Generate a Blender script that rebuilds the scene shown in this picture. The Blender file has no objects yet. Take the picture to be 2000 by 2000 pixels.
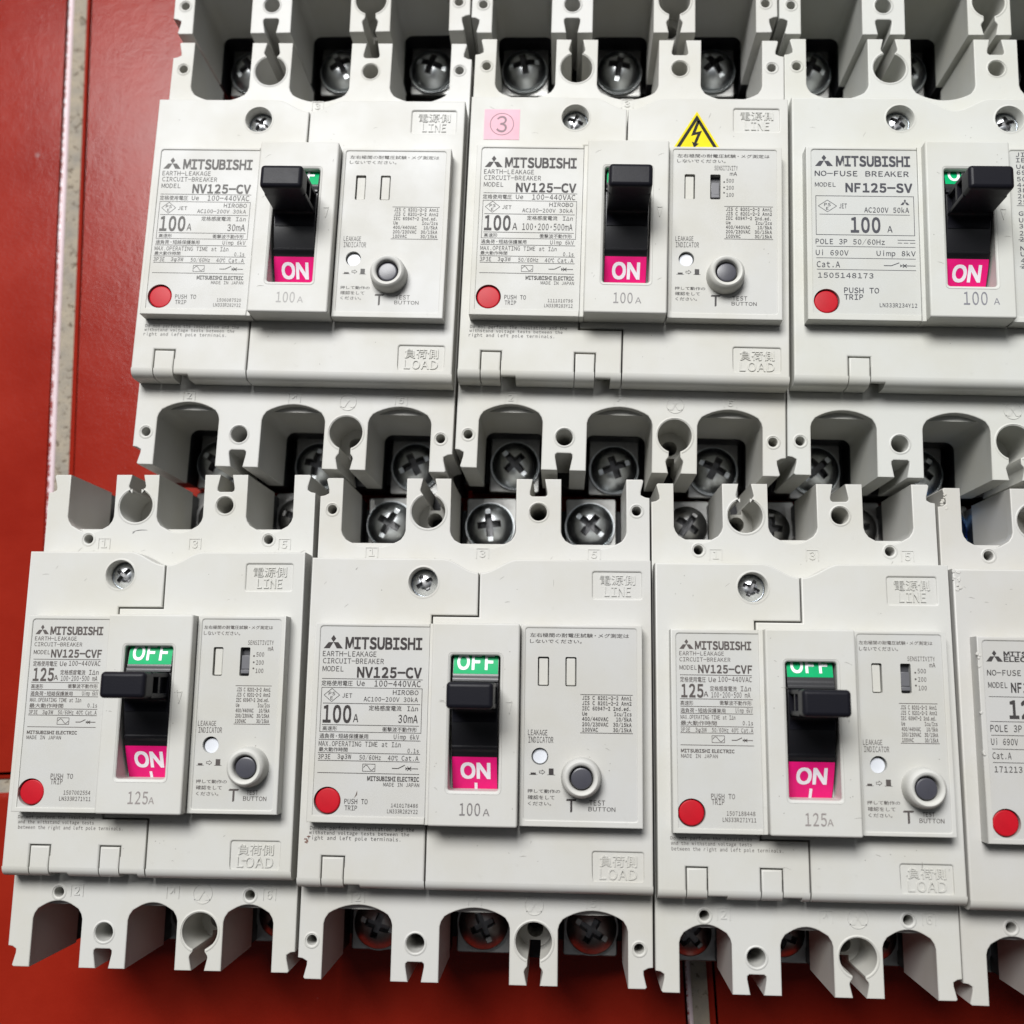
import bpy, math, random
from math import sin, cos, pi, sqrt, radians
from mathutils import Vector, Matrix
from mathutils.geometry import tessellate_polygon

S = 0.001                      # everything below is written in millimetres
scene = bpy.context.scene
COL = scene.collection

# ------------------------------------------------------------------ camera
cam_d = bpy.data.cameras.new('camera')
cam_d.sensor_width = 36.0
cam_d.lens = 35.906
cam_d.clip_start = 0.01
cam_d.clip_end = 20.0
cam = bpy.data.objects.new('camera', cam_d)
COL.objects.link(cam)
_tx, _ty = radians(9.97), radians(2.88)
_R = Matrix.Rotation(_tx, 3, 'X') @ Matrix.Rotation(_ty, 3, 'Y')
cam.matrix_world = Matrix.Translation((0, 0, 325.22 * S)) @ _R.to_4x4()
cam_d.dof.use_dof = True
cam_d.dof.focus_distance = 0.268
cam_d.dof.aperture_fstop = 11.0
scene.camera = cam

# ------------------------------------------------------------------ light
world = bpy.data.worlds.new('World')
scene.world = world
world.use_nodes = True
wn, wl = world.node_tree.nodes, world.node_tree.links
bg = wn['Background']
tc = wn.new('ShaderNodeTexCoord')
mr = wn.new('ShaderNodeMapRange')
mr.inputs['From Min'].default_value = 0.10
mr.inputs['From Max'].default_value = 0.95
mr.inputs['To Min'].default_value = 0.0
mr.inputs['To Max'].default_value = 1.0
ly = wn.new('ShaderNodeVectorMath')
ly.operation = 'DOT_PRODUCT'
ly.inputs[1].default_value = (-0.08, 0.75, 0.45)
wl.new(tc.outputs['Generated'], ly.inputs[0])
wl.new(ly.outputs['Value'], mr.inputs['Value'])
ramp = wn.new('ShaderNodeValToRGB')
ramp.color_ramp.elements[0].color = (0.010, 0.010, 0.010, 1)
ramp.color_ramp.elements[1].color = (0.60, 0.62, 0.66, 1)
wl.new(mr.outputs[0], ramp.inputs[0])
wl.new(ramp.outputs[0], bg.inputs['Color'])
bg.inputs['Strength'].default_value = 0.8


def area_light(name, loc, target, sx, sy, watts, color):
    d = bpy.data.lights.new(name, 'AREA')
    d.shape = 'RECTANGLE'
    d.size, d.size_y = sx, sy
    d.energy = watts
    d.color = color
    o = bpy.data.objects.new(name, d)
    o.location = loc
    o.rotation_euler = (Vector(target) - Vector(loc)).to_track_quat('-Z', 'Y').to_euler()
    COL.objects.link(o)
    return o


# the open doorway / window beyond the top of the picture
area_light('window_light', (-0.48, 1.36, 2.14), (0, 0.08, 0.05), 1.30, 0.90, 103.0, (1.0, 0.995, 0.985))

scene.view_settings.view_transform = 'Standard'
scene.view_settings.look = 'None'
scene.view_settings.gamma = 1.0
scene.view_settings.exposure = 0.0
scene.cycles.use_denoising = True
scene.cycles.max_bounces = 8

# ------------------------------------------------------------------ materials


def new_mat(name):
    m = bpy.data.materials.new(name)
    m.use_nodes = True
    return m, m.node_tree.nodes, m.node_tree.links, m.node_tree.nodes['Principled BSDF']


def coord(n, l):
    t = n.new('ShaderNodeTexCoord')
    return t.outputs['Object']


def noise(n, l, vec, scale, detail=3.0, rough=0.55):
    t = n.new('ShaderNodeTexNoise')
    t.inputs['Scale'].default_value = scale
    t.inputs['Detail'].default_value = detail
    t.inputs['Roughness'].default_value = rough
    l.new(vec, t.inputs['Vector'])
    return t.outputs[0]


def maprange(n, l, val, a, b, c, d):
    t = n.new('ShaderNodeMapRange')
    t.inputs['From Min'].default_value = a
    t.inputs['From Max'].default_value = b
    t.inputs['To Min'].default_value = c
    t.inputs['To Max'].default_value = d
    l.new(val, t.inputs['Value'])
    return t.outputs[0]


def mixcol(n, l, fac, a, b):
    t = n.new('ShaderNodeMix')
    t.data_type = 'RGBA'
    l.new(fac, t.inputs['Factor'])
    for v, s in ((a, t.inputs['A']), (b, t.inputs['B'])):
        if isinstance(v, tuple):
            s.default_value = (*v, 1)
        else:
            l.new(v, s)
    return t.outputs['Result']


def bump(n, l, bsdf, h, strength, dist):
    t = n.new('ShaderNodeBump')
    t.inputs['Strength'].default_value = strength
    t.inputs['Distance'].default_value = dist
    l.new(h, t.inputs['Height'])
    l.new(t.outputs[0], bsdf.inputs['Normal'])


def plastic(name, col, rough=0.47, grime=0.10, fine=1.0):
    """Moulded resin: faint grain, slow yellowing, scattered grey rubs."""
    m, n, l, b = new_mat(name)
    v = coord(n, l)
    slow = noise(n, l, v, 38.0, 4.0, 0.6)
    f = maprange(n, l, slow, 0.40, 0.75, 0.0, 1.0)
    yel = (col[0] * 0.94, col[1] * 0.92, col[2] * 0.86)
    c1 = mixcol(n, l, f, col, yel)
    rub = noise(n, l, v, 330.0, 5.0, 0.7)
    g = maprange(n, l, rub, 0.63, 0.78, 0.0, grime * 2.0)
    c2 = mixcol(n, l, g, c1, (col[0] * 0.62, col[1] * 0.60, col[2] * 0.57))
    l.new(c2, b.inputs['Base Color'])
    b.inputs['Specular IOR Level'].default_value = 0.26
    rr = maprange(n, l, slow, 0.3, 0.7, rough - 0.06, rough + 0.10)
    l.new(rr, b.inputs['Roughness'])
    bump(n, l, b, noise(n, l, v, 2600.0, 2.0, 0.5), 0.10 * fine, 0.00012)
    return m


def simple(name, col, rough=0.45, metal=0.0, spec=0.5, grain=0.0, gscale=2500.0):
    m, n, l, b = new_mat(name)
    v = coord(n, l)
    t = maprange(n, l, noise(n, l, v, 160.0, 4.0), 0.3, 0.7, 0.90, 1.06)
    mm = n.new('ShaderNodeVectorMath')
    mm.operation = 'SCALE'
    mm.inputs[0].default_value = col
    l.new(t, mm.inputs['Scale'])
    l.new(mm.outputs[0], b.inputs['Base Color'])
    b.inputs['Roughness'].default_value = rough
    b.inputs['Metallic'].default_value = metal
    b.inputs['Specular IOR Level'].default_value = spec
    if grain:
        bump(n, l, b, noise(n, l, v, gscale, 3.0), grain, 0.0001)
    return m


def metal(name, col, stain, rough=0.33):
    m, n, l, b = new_mat(name)
    v = coord(n, l)
    nz = noise(n, l, v, 420.0, 5.0, 0.65)
    c = mixcol(n, l, maprange(n, l, nz, 0.50, 0.78, 0.0, 0.6), col, stain)
    l.new(c, b.inputs['Base Color'])
    b.inputs['Metallic'].default_value = 1.0
    l.new(maprange(n, l, nz, 0.35, 0.7, rough - 0.05, rough + 0.10), b.inputs['Roughness'])
    bump(n, l, b, noise(n, l, v, 1500.0, 2.0), 0.03, 0.00004)
    return m


M_BLACK = simple('black_base_resin', (0.010, 0.010, 0.012), 0.42, spec=0.35)
M_TOGGLE = plastic('toggle_black', (0.0085, 0.0085, 0.0125), 0.38, 0.0, 1.8)
M_TOGGLE.node_tree.nodes['Principled BSDF'].inputs['Specular IOR Level'].default_value = 0.13
M_DRUM = simple('drum_black', (0.009, 0.009, 0.011), 0.34, spec=0.5, grain=0.1)
M_STEEL = metal('zinc_steel', (0.70, 0.73, 0.74), (0.50, 0.51, 0.51))
M_DULL = metal('dull_steel', (0.42, 0.42, 0.41), (0.26, 0.22, 0.18), 0.44)
M_BLUE = metal('blue_reflection_steel', (0.16, 0.32, 0.62), (0.10, 0.18, 0.34), 0.28)  # blue light reflected by the screw heads, painted into the metal colour
M_PLATE = metal('plated_terminal', (0.42, 0.42, 0.405), (0.30, 0.285, 0.27), 0.40)
M_BRIGHT = metal('bright_zinc', (0.74, 0.76, 0.78), (0.60, 0.62, 0.64), 0.26)
M_RECESS_SHADE = metal('painted_recess_shade', (0.24, 0.24, 0.245), (0.12, 0.115, 0.11), 0.42)  # shade inside the cross recess, painted as a darker metal
M_RED = simple('red_button', (0.43, 0.004, 0.013), 0.46, spec=0.25, grain=0.06)
M_PINK = simple('magenta_label', (0.74, 0.007, 0.172), 0.45, spec=0.3)
M_GREEN = simple('green_label', (0.0, 0.36, 0.125), 0.40, spec=0.12)
M_WHITE = simple('white_print', (0.80, 0.78, 0.82), 0.45)
M_INDIC = simple('white_indicator', (0.60, 0.62, 0.66), 0.35)
M_TEST = simple('charcoal_button', (0.050, 0.050, 0.062), 0.33, grain=0.08)
M_SLIDE = simple('grey_slider', (0.115, 0.115, 0.125), 0.42)
M_SLIDE2 = simple('dark_slot', (0.035, 0.035, 0.04), 0.45)
M_STPINK = simple('pink_sticker_paper', (0.66, 0.36, 0.43), 0.6)
M_STYEL = simple('yellow_sticker', (0.70, 0.57, 0.003), 0.55, spec=0.15)
M_STBLK = simple('black_sticker_print', (0.012, 0.013, 0.012), 0.55, spec=0.12)
M_STINK = simple('sticker_ink', (0.20, 0.13, 0.15), 0.6)


def tile_mat():
    m, n, l, b = new_mat('red_glazed_tile')
    v = coord(n, l)
    slow = noise(n, l, v, 22.0, 5.0, 0.6)
    c = mixcol(n, l, maprange(n, l, slow, 0.35, 0.7, 0, 1), (0.200, 0.0105, 0.0046), (0.255, 0.0165, 0.0072))
    dust = noise(n, l, v, 900.0, 4.0, 0.7)
    c = mixcol(n, l, maprange(n, l, dust, 0.68, 0.80, 0.0, 0.22), c, (0.42, 0.12, 0.09))
    vo = n.new('ShaderNodeTexVoronoi')
    vo.feature = 'F1'
    vo.inputs['Scale'].default_value = 70.0
    l.new(v, vo.inputs['Vector'])
    spot = maprange(n, l, vo.outputs['Distance'], 0.055, 0.10, 1.0, 0.0)
    gate = maprange(n, l, noise(n, l, v, 33.0, 1.0), 0.60, 0.66, 0.0, 0.55)
    mu = n.new('ShaderNodeMath')
    mu.operation = 'MULTIPLY'
    l.new(spot, mu.inputs[0])
    l.new(gate, mu.inputs[1])
    c = mixcol(n, l, mu.outputs[0], c, (0.30, 0.25, 0.25))
    # pale lamp reflection painted into the colour of the right-hand arrises, jagged border
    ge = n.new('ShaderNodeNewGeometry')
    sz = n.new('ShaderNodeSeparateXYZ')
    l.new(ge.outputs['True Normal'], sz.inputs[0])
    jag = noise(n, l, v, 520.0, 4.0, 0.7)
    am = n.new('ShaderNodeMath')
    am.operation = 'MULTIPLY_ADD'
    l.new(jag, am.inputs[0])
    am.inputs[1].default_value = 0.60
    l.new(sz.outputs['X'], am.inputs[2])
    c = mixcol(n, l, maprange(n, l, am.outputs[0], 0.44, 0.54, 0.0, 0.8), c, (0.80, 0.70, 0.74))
    l.new(c, b.inputs['Base Color'])
    l.new(maprange(n, l, slow, 0.3, 0.7, 0.16, 0.24), b.inputs['Roughness'])
    b.inputs['Specular IOR Level'].default_value = 0.13
    h1 = noise(n, l, v, 1000.0, 2.0, 0.5)
    h2 = noise(n, l, v, 210.0, 2.0, 0.5)
    ad = n.new('ShaderNodeMath')
    ad.operation = 'MULTIPLY_ADD'
    l.new(h2, ad.inputs[0])
    ad.inputs[1].default_value = 1.3
    l.new(h1, ad.inputs[2])
    bump(n, l, b, ad.outputs[0], 0.20, 0.00022)
    return m


def grout_mat():
    m, n, l, b = new_mat('sand_cement_grout')
    v = coord(n, l)
    a = noise(n, l, v, 150.0, 5.0, 0.65)
    c = mixcol(n, l, maprange(n, l, a, 0.35, 0.7, 0, 1), (0.31, 0.265, 0.20), (0.22, 0.20, 0.17))
    p = noise(n, l, v, 520.0, 3.0, 0.6)
    c = mixcol(n, l, maprange(n, l, p, 0.58, 0.66, 0.0, 0.9), c, (0.10, 0.075, 0.05))
    l.new(c, b.inputs['Base Color'])
    b.inputs['Roughness'].default_value = 0.9
    bump(n, l, b, p, 0.5, -0.0008)
    return m


M_TILE = tile_mat()
M_GROUT = grout_mat()

# ------------------------------------------------------------------ geometry helpers


def area2(p):
    return sum(p[i][0] * p[(i + 1) % len(p)][1] - p[(i + 1) % len(p)][0] * p[i][1] for i in range(len(p)))


def clean(p):
    out = []
    for q in p:
        if not out or (abs(q[0] - out[-1][0]) + abs(q[1] - out[-1][1])) > 1e-4:
            out.append((float(q[0]), float(q[1])))
    if abs(out[0][0] - out[-1][0]) + abs(out[0][1] - out[-1][1]) < 1e-4:
        out.pop()
    return out


def inset(p, d, nob=None):
    n = len(p)
    out = []
    for i in range(n):
        a, b, c = p[i - 1], p[i], p[(i + 1) % n]
        e1 = (b[0] - a[0], b[1] - a[1])
        e2 = (c[0] - b[0], c[1] - b[1])
        l1, l2 = math.hypot(*e1), math.hypot(*e2)
        n1 = (-e1[1] / l1, e1[0] / l1)
        n2 = (-e2[1] / l2, e2[0] / l2)
        d1 = 0.0 if nob and nob(a, b) else d
        d2 = 0.0 if nob and nob(b, c) else d
        det = n1[0] * n2[1] - n1[1] * n2[0]
        if abs(det) < 0.08:
            nx, ny = n1[0] + n2[0], n1[1] + n2[1]
            ll = math.hypot(nx, ny) or 1.0
            dd = min(d1, d2) if (d1 == 0 or d2 == 0) else d
            out.append((b[0] + nx / ll * dd, b[1] + ny / ll * dd))
        else:
            x = (d1 * n2[1] - d2 * n1[1]) / det
            y = (n1[0] * d2 - n2[0] * d1) / det
            ll = math.hypot(x, y)
            if ll > 2.5 * d > 0:
                x, y = x / ll * 2.5 * d, y / ll * 2.5 * d
            out.append((b[0] + x, b[1] + y))
    return out


def circ(cx, cy, r, n=32, a0=0.0):
    return [(cx + r * cos(a0 + 2 * pi * i / n), cy + r * sin(a0 + 2 * pi * i / n)) for i in range(n)]


def arc(cx, cy, r, a, b, n=6):
    return [(cx + r * cos(radians(a + (b - a) * i / n)), cy + r * sin(radians(a + (b - a) * i / n))) for i in range(n + 1)]


def rrect(x0, x1, y0, y1, r=0.0, n=4):
    if r <= 0:
        return [(x0, y0), (x1, y0), (x1, y1), (x0, y1)]
    return (arc(x1 - r, y0 + r, r, -90, 0, n) + arc(x1 - r, y1 - r, r, 0, 90, n)
            + arc(x0 + r, y1 - r, r, 90, 180, n) + arc(x0 + r, y0 + r, r, 180, 270, n))


class MB:
    def __init__(self):
        self.v, self.f, self.sharp, self.second = [], [], set(), set()

    def add(self, vs, fs):
        o = len(self.v)
        self.v += vs
        self.f += [tuple(o + i for i in f) for f in fs]

    def prism(self, outer, z0, z1, bev=0.0, segs=2, holes=(), nob=None, bottom=False, top=True, zf=None):
        polys = [clean(outer)] + [clean(h) for h in holes]
        polys = [(p if (area2(p) > 0) == (i == 0) else p[::-1]) for i, p in enumerate(polys)]
        caps, capidx, botidx = [], [], []
        for p in polys:
            rings = [(0.0, z0)]
            if bev > 0:
                for k in range(segs + 1):
                    t = pi / 2 * k / segs
                    rings.append((bev * (1 - cos(t)), z1 - bev + bev * sin(t)))
            else:
                rings.append((0.0, z1))
            n, prev = len(p), None
            for ri, (off, z) in enumerate(rings):
                q = inset(p, off, nob) if off > 0 else p
                o = len(self.v)
                self.v += [(x, y, z) for x, y in q]
                if prev is not None:
                    for i in range(n):
                        j = (i + 1) % n
                        self.f.append((prev + i, prev + j, o + j, o + i))
                if ri == 0:
                    botidx += [o + i for i in range(n)]
                if ri == len(rings) - 1 or (bev > 0 and ri == 1):
                    for i in range(n):
                        self.sharp.add((min(o + i, o + (i + 1) % n), max(o + i, o + (i + 1) % n)))
                prev = o
            caps.append([Vector((x, y, 0)) for x, y in q])
            capidx += [prev + i for i in range(n)]
        if top:
            for t in tessellate_polygon(caps):
                t = [capidx[i] for i in t]
                a, b, c = (self.v[i] for i in t)
                if (b[0] - a[0]) * (c[1] - a[1]) - (b[1] - a[1]) * (c[0] - a[0]) < 0:
                    t = t[::-1]
                self.f.append(tuple(t))
        if bottom:
            flat = [Vector((x, y, 0)) for p in polys for x, y in p]
            for t in tessellate_polygon([[Vector((x, y, 0)) for x, y in p] for p in polys]):
                a, b, c = (flat[i] for i in t)
                t = [botidx[i] for i in t]
                if (b.x - a.x) * (c.y - a.y) - (b.y - a.y) * (c.x - a.x) > 0:
                    t = t[::-1]
                self.f.append(tuple(t))

    def box(self, x0, x1, y0, y1, z0, z1, bev=0.0, r=0.0, bottom=True):
        self.prism(rrect(x0, x1, y0, y1, r), z0, z1, bev, bottom=bottom)

    def lathe(self, cx, cy, prof, n=40, close=True):
        o = len(self.v)
        for r, z in prof:
            self.v += [(x, y, z) for x, y in circ(cx, cy, max(r, 1e-4), n)]
        for k in range(len(prof) - 1):
            for i in range(n):
                j = (i + 1) % n
                a, b = o + k * n, o + (k + 1) * n
                self.f.append((a + i, a + j, b + j, b + i))
        if close:
            k = o + (len(prof) - 1) * n
            self.f.append(tuple(k + i for i in range(n)))

    def xprofile(self, pts, x0, x1):
        """closed polygon in (y, z), counter-clockwise seen from +x, extruded along x"""
        n, o = len(pts), len(self.v)
        for x in (x0, x1):
            self.v += [(x, y, z) for y, z in pts]
        for i in range(n):
            j = (i + 1) % n
            self.f.append((o + i, o + n + i, o + n + j, o + j)[::-1])
        self.f.append(tuple(o + i for i in range(n))[::-1])
        self.f.append(tuple(o + n + i for i in range(n)))

    def strip(self, pts, x0, x1):
        """open ribbon along a (y, z) path; normals face the upper side"""
        n, o = len(pts), len(self.v)
        for x in (x0, x1):
            self.v += [(x, y, z) for y, z in pts]
        for i in range(n - 1):
            self.f.append((o + i, o + n + i, o + n + i + 1, o + i + 1))

    def flat(self, poly, z, holes=(), zf=None):
        polys = [clean(poly)] + [clean(h) for h in holes]
        pts = [q for p in polys for q in p]
        o = len(self.v)
        self.v += [(x, y, zf(x, y) if zf else z) for x, y in pts]
        for t in tessellate_polygon([[Vector((x, y, 0)) for x, y in p] for p in polys]):
            a, b, c = (pts[i] for i in t)
            if (b[0] - a[0]) * (c[1] - a[1]) - (b[1] - a[1]) * (c[0] - a[0]) < 0:
                t = t[::-1]
            self.f.append(tuple(o + i for i in t))

    def rect(self, x0, x1, y, z, th=0.16):
        self.flat([(x0, y - th / 2), (x1, y - th / 2), (x1, y + th / 2), (x0, y + th / 2)], z)

    def line(self, pts, z, th=0.16):
        for (ax, ay), (bx, by) in zip(pts, pts[1:]):
            l = math.hypot(bx - ax, by - ay)
            nx, ny = -(by - ay) / l * th / 2, (bx - ax) / l * th / 2
            self.flat([(ax - nx, ay - ny), (bx - nx, by - ny), (bx + nx, by + ny), (ax + nx, ay + ny)], z)

    def frame(self, x0, x1, y0, y1, z, th=0.14, r=0.0):
        self.flat(rrect(x0, x1, y0, y1, r), z, [rrect(x0 + th, x1 - th, y0 + th, y1 - th, max(r - th, 0.0))])

    def text(self, s, x0, x1, y0, y1, z, off=0.0, raise_=0.0, zf=None, res=2, prop=False):
        """fit a line of lettering into the box; even cells as on the real plates, or proportional"""
        items, cur = [], 0.0
        cjk = any(0x3040 <= ord(c) <= 0x9fff for c in s)
        strike = 0.0
        if raise_ == 0:                   # weight comes from over-striking, so small counters stay open
            strike = max(off + (0.011 if cjk else 0.017 if off < 0.02 else 0.0), 0.0)
            off = 0.0 if strike < 0.022 else 0.008
        x_a, x_b, y_a, y_b = 1e9, -1e9, 1e9, -1e9
        for ch in s:
            full = 0x2e80 <= ord(ch) <= 0x9fff
            if ch == ' ':
                cur += 0.35 if prop else CELL
                continue
            g = glyph(chr(ord(ch) + 0xfee0) if 0x21 <= ord(ch) <= 0x7e else ch, off, raise_, res)
            w = g[3] - g[2]
            if prop:
                sc, ox, adv = 1.0, cur - g[2], w + 0.115
            elif full and ch not in '・△':
                sc, ox, adv = 1.0, cur, 1.0
            else:
                sc = min(1.0, 0.66 / w)
                ox, adv = cur + CELL / 2 - sc * (g[2] + g[3]) / 2, CELL
            items.append((g, sc, ox))
            x_a, x_b = min(x_a, ox + sc * g[2]), max(x_b, ox + sc * g[3])
            y_a, y_b = min(y_a, g[4]), max(y_b, g[5])
            cur += adv
        if not cjk:
            y_a, y_b = BASEY, CAPY
        sx = (x1 - x0) / max(x_b - x_a, 1e-6)
        sy = (y1 - y0) / max(y_b - y_a, 1e-6)
        if raise_ > 0 or strike == 0:
            shifts = ((0, 0),)
        elif strike < 0.022:
            shifts = ((strike, strike), (-strike, -strike))
        else:
            shifts = ((strike, strike), (-strike, -strike), (strike, -strike), (-strike, strike))
        for (vs, fs, *_), sc, ox in items:
            for k, (hx, hy) in enumerate(shifts):
                out = []
                for x, y, zz in vs:
                    X, Y = x0 + (ox + sc * x - x_a + hx) * sx, y0 + (y - y_a + hy) * sy
                    out.append((X, Y, (zf(X, Y) if zf else z) + zz + 0.003 * k))
                self.add(out, fs)

    def data(self, name, angle=42.0):
        me = bpy.data.meshes.new(name)
        me.from_pydata([(x * S, y * S, z * S) for x, y, z in self.v], [], self.f)
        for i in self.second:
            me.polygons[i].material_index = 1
        me.validate()
        me.polygons.foreach_set('use_smooth', [True] * len(me.polygons))
        me.set_sharp_from_angle(angle=radians(angle))
        if self.sharp:
            at = me.attributes.get('sharp_edge') or me.attributes.new('sharp_edge', 'BOOLEAN', 'EDGE')
            for e in me.edges:
                a, b = e.vertices
                if (min(a, b), max(a, b)) in self.sharp:
                    at.data[e.index].value = True
        me.update()
        return me


_GC = {}
_fc = bpy.data.curves.new('glyph_source', 'FONT')
_fo = bpy.data.objects.new('glyph_source', _fc)


CELL = 0.74


def glyph(s, off, raise_, res):
    k = (s, off, raise_, res)
    if k not in _GC:
        _fc.body = s
        _fc.offset = off
        _fc.resolution_u = res
        _fc.extrude = 0.0
        _fc.fill_mode = 'FRONT'
        me = bpy.data.meshes.new_from_object(_fo)
        vs = [(v.co.x, v.co.y, 0.0) for v in me.vertices]
        fs = [tuple(p.vertices) for p in me.polygons]
        fix = []
        for f in fs:
            a, b, c = (vs[i] for i in f[:3])
            ar = (b[0] - a[0]) * (c[1] - a[1]) - (b[1] - a[1]) * (c[0] - a[0])
            fix.append(f if ar >= 0 else f[::-1])
        fs = fix
        bpy.data.meshes.remove(me)
        xs = [v[0] for v in vs]
        ys = [v[1] for v in vs]
        if raise_ > 0:                      # give raised lettering its side walls
            cnt = {}
            for f in fs:
                for i in range(len(f)):
                    cnt[(f[i], f[(i + 1) % len(f)])] = 1
            nv = len(vs)
            vs = [(x, y, raise_) for x, y, _ in vs] + [(x, y, 0.0) for x, y, _ in vs]
            fs = fs + [(a, a + nv, b + nv, b) for (a, b) in cnt if (b, a) not in cnt]
        _GC[k] = (vs, fs, min(xs), max(xs), min(ys), max(ys))
    return _GC[k]


BASEY, CAPY = glyph(chr(ord('H') + 0xfee0), 0.0, 0.0, 2)[4:6]

_CACHE = {}


def part(name, key, builder, mat, parent, angle=42.0, loc=None, rotz=0.0, label=None):
    """one mesh object; the same key shares one mesh, the material sits on the object"""
    if key is None or key not in _CACHE:
        mb = MB()
        builder(mb)
        me = mb.data(name, angle)
        me.materials.append(mat)
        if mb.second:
            me.materials.append(M_RECESS_SHADE)
        if key is not None:
            _CACHE[key] = me
    else:
        me = _CACHE[key]
    o = bpy.data.objects.new(name, me)
    COL.objects.link(o)
    o.material_slots[0].link = 'OBJECT'
    o.material_slots[0].material = mat
    if parent is not None:
        o.parent = parent
    if loc:
        o.location = [c * S for c in loc]
    o.rotation_euler.z = rotz
    if label:
        o['label'] = label
    return o


# ------------------------------------------------------------------ the floor
FA = radians(2.65)


def build_tiles(mb):
    """running bond: long tiles, every other course shifted by half a tile"""
    PU, PV = 401.0, 301.0
    for j in range(-4, 5):
        sh = 0.0 if j % 2 == 0 else PU / 2
        for i in range(-4, 4):
            u0, v0 = -164.1 + 2.35 + PU * i + sh, -22.8 + 2.0 + PV * j
            mb.prism(rrect(u0, u0 + PU - 4.7, v0, v0 + PV - 4.0, 1.2, 3), -7.0, 0.0, 2.4, 6)
    mb.v = [(x, y, z * 0.45 if z > -2.5 else z) for x, y, z in mb.v]


def build_grout(mb):
    mb.flat([(-1500, -1200), (1300, -1200), (1300, 1400), (-1500, 1400)], -0.95)


flo = part('floor', None, build_tiles, M_TILE, None)
flo.rotation_euler.z = FA
flo['kind'] = 'structure'
flo['label'] = 'red glazed floor tiles under the breakers'
gro = part('grout', None, build_grout, M_GROUT, flo)

# ------------------------------------------------------------------ circuit breaker: shared dimensions
ZT, ZC, ZP, ZB = 53.0, 60.05, 64.4, 67.55
DY, DZ, DR = 2.0, 26.8, 40.2            # the toggle drum: an arc about the x axis


def drum_z(x, y):
    return DZ + sqrt(max(DR * DR - (y - DY) ** 2, 0.0))


SPEC = {
    'wide': dict(W=44.9, p=30.0, xi=38.65, xo=43.3, hw=6.1, yt=61.2, yb=-68.4, wt=43.6, wb=-51.8,
                 kt=52.0, kb=-57.9, md=52.0, mb=-59.15, CW=44.5, num_t=(-30.1, 0.0, 30.0), num_ty=(39.3, 42.1),
                 num_b=(-30.1, -0.1, 29.9), num_by=(-49.6, -46.9), nw=1.75,
                 holes=[(-41.4, 52.4), (41.4, 52.5), (-41.5, -59.05), (41.45, -58.95)], logo=(15.0, -49.2, 2.45),
                 np=(-41.75, -12.15, -28.7, 20.8), cp=(11.35, 41.8, -28.5, 21.0),
                 npi=(-40.3, -27.0, 20.0), cpi=(12.4, 40.4, -26.9, 20.15),
                 red=(-36.7, -23.45), line=(29.5, 42.05, 28.2, 35.1), load=(29.6, 42.15, -41.9, -34.8), scr=-14.8, sag=1.6),
    'narrow': dict(W=37.5, p=25.0, xi=31.5, xo=36.1, hw=6.05, yt=60.7, yb=-68.5, wt=45.8, wb=-53.5,
                   kt=51.9, kb=-59.0, md=52.1, mb=-59.7, CW=37.3, num_t=(-20.6, 4.8, 29.6), num_ty=(39.9, 42.9),
                   num_b=(-20.4, 4.9, 30.2), num_by=(-51.0, -48.0), nw=1.7,
                   holes=[(-25.1, 42.6), (25.1, 42.6), (-25.2, -50.05), (25.1, -49.9)], logo=(12.75, -49.7, 2.6),
                   np=(-33.95, -12.0, -28.8, 20.8), cp=(11.2, 34.2, -28.5, 21.0),
                   npi=(-32.6, -27.6, 19.8), cpi=(12.35, 32.9, -27.4, 20.05),
                   red=(-29.3, -23.95), line=(21.75, 34.1, 28.0, 35.0), load=(21.65, 34.2, -42.5, -35.55), scr=-12.3, sag=1.3),
}


def tooth_key(c, yt, ky, deep, s):
    """mouth of the mounting keyhole, left to right; s = +1 top end, -1 bottom end"""
    pts = [(c - 1.65, yt), (c - 2.35, yt - s * 3.2), (c - 2.2, yt - s * 3.7), (c - 1.55, yt - s * 4.6)]
    if deep:                                   # below the counterbore only a slot runs on
        pts += [(c - 1.5, ky + s * 2.9), (c + 1.5, ky + s * 2.9)]
    else:
        a = math.degrees(math.acos(1.55 / 4.6))
        if s > 0:
            pts += arc(c, ky, 4.6, 180 - a, 360 + a, 30)
        else:
            pts += arc(c, ky, 4.6, 180 + a, -a, 30)
    pts += [(c + 1.55, yt - s * 4.6), (c + 2.2, yt - s * 3.7), (c + 2.35, yt - s * 3.2), (c + 1.65, yt)]
    return pts


def tooth_dove(c, yt, s):
    return [(c - 1.65, yt), (c - 2.35, yt - s * 3.7), (c - 2.3, yt - s * 4.4), (c - 1.8, yt - s * 4.8),
            (c + 1.8, yt - s * 4.8), (c + 2.3, yt - s * 4.4), (c + 2.35, yt - s * 3.7), (c + 1.65, yt)]


def well(a, b, yw, sag, s, r=2.5):
    """floor of a terminal pocket between x = a and x = b"""
    if sag > 0:
        pts = [(a, yw + s * (r + 0.6))] + [(a + 0.35, yw + s * 1.9), (a + 1.2, yw + s * 0.65)]
        m, hw_ = (a + b) / 2, (b - a) / 2 - 2.3
        for i in range(9):
            t = -1 + i / 4
            pts.append((m + t * hw_, yw - s * sag * (1 - t * t)))
        return pts + [(b - 1.2, yw + s * 0.65), (b - 0.35, yw + s * 1.9), (b, yw + s * (r + 0.6))]
    if s > 0:
        return arc(a + r, yw + r, r, 180, 270, 5) + arc(b - r, yw + r, r, 270, 360, 5)
    return arc(a + r, yw - r, r, 180, 90, 5) + arc(b - r, yw - r, r, 90, 0, 5)


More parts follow.
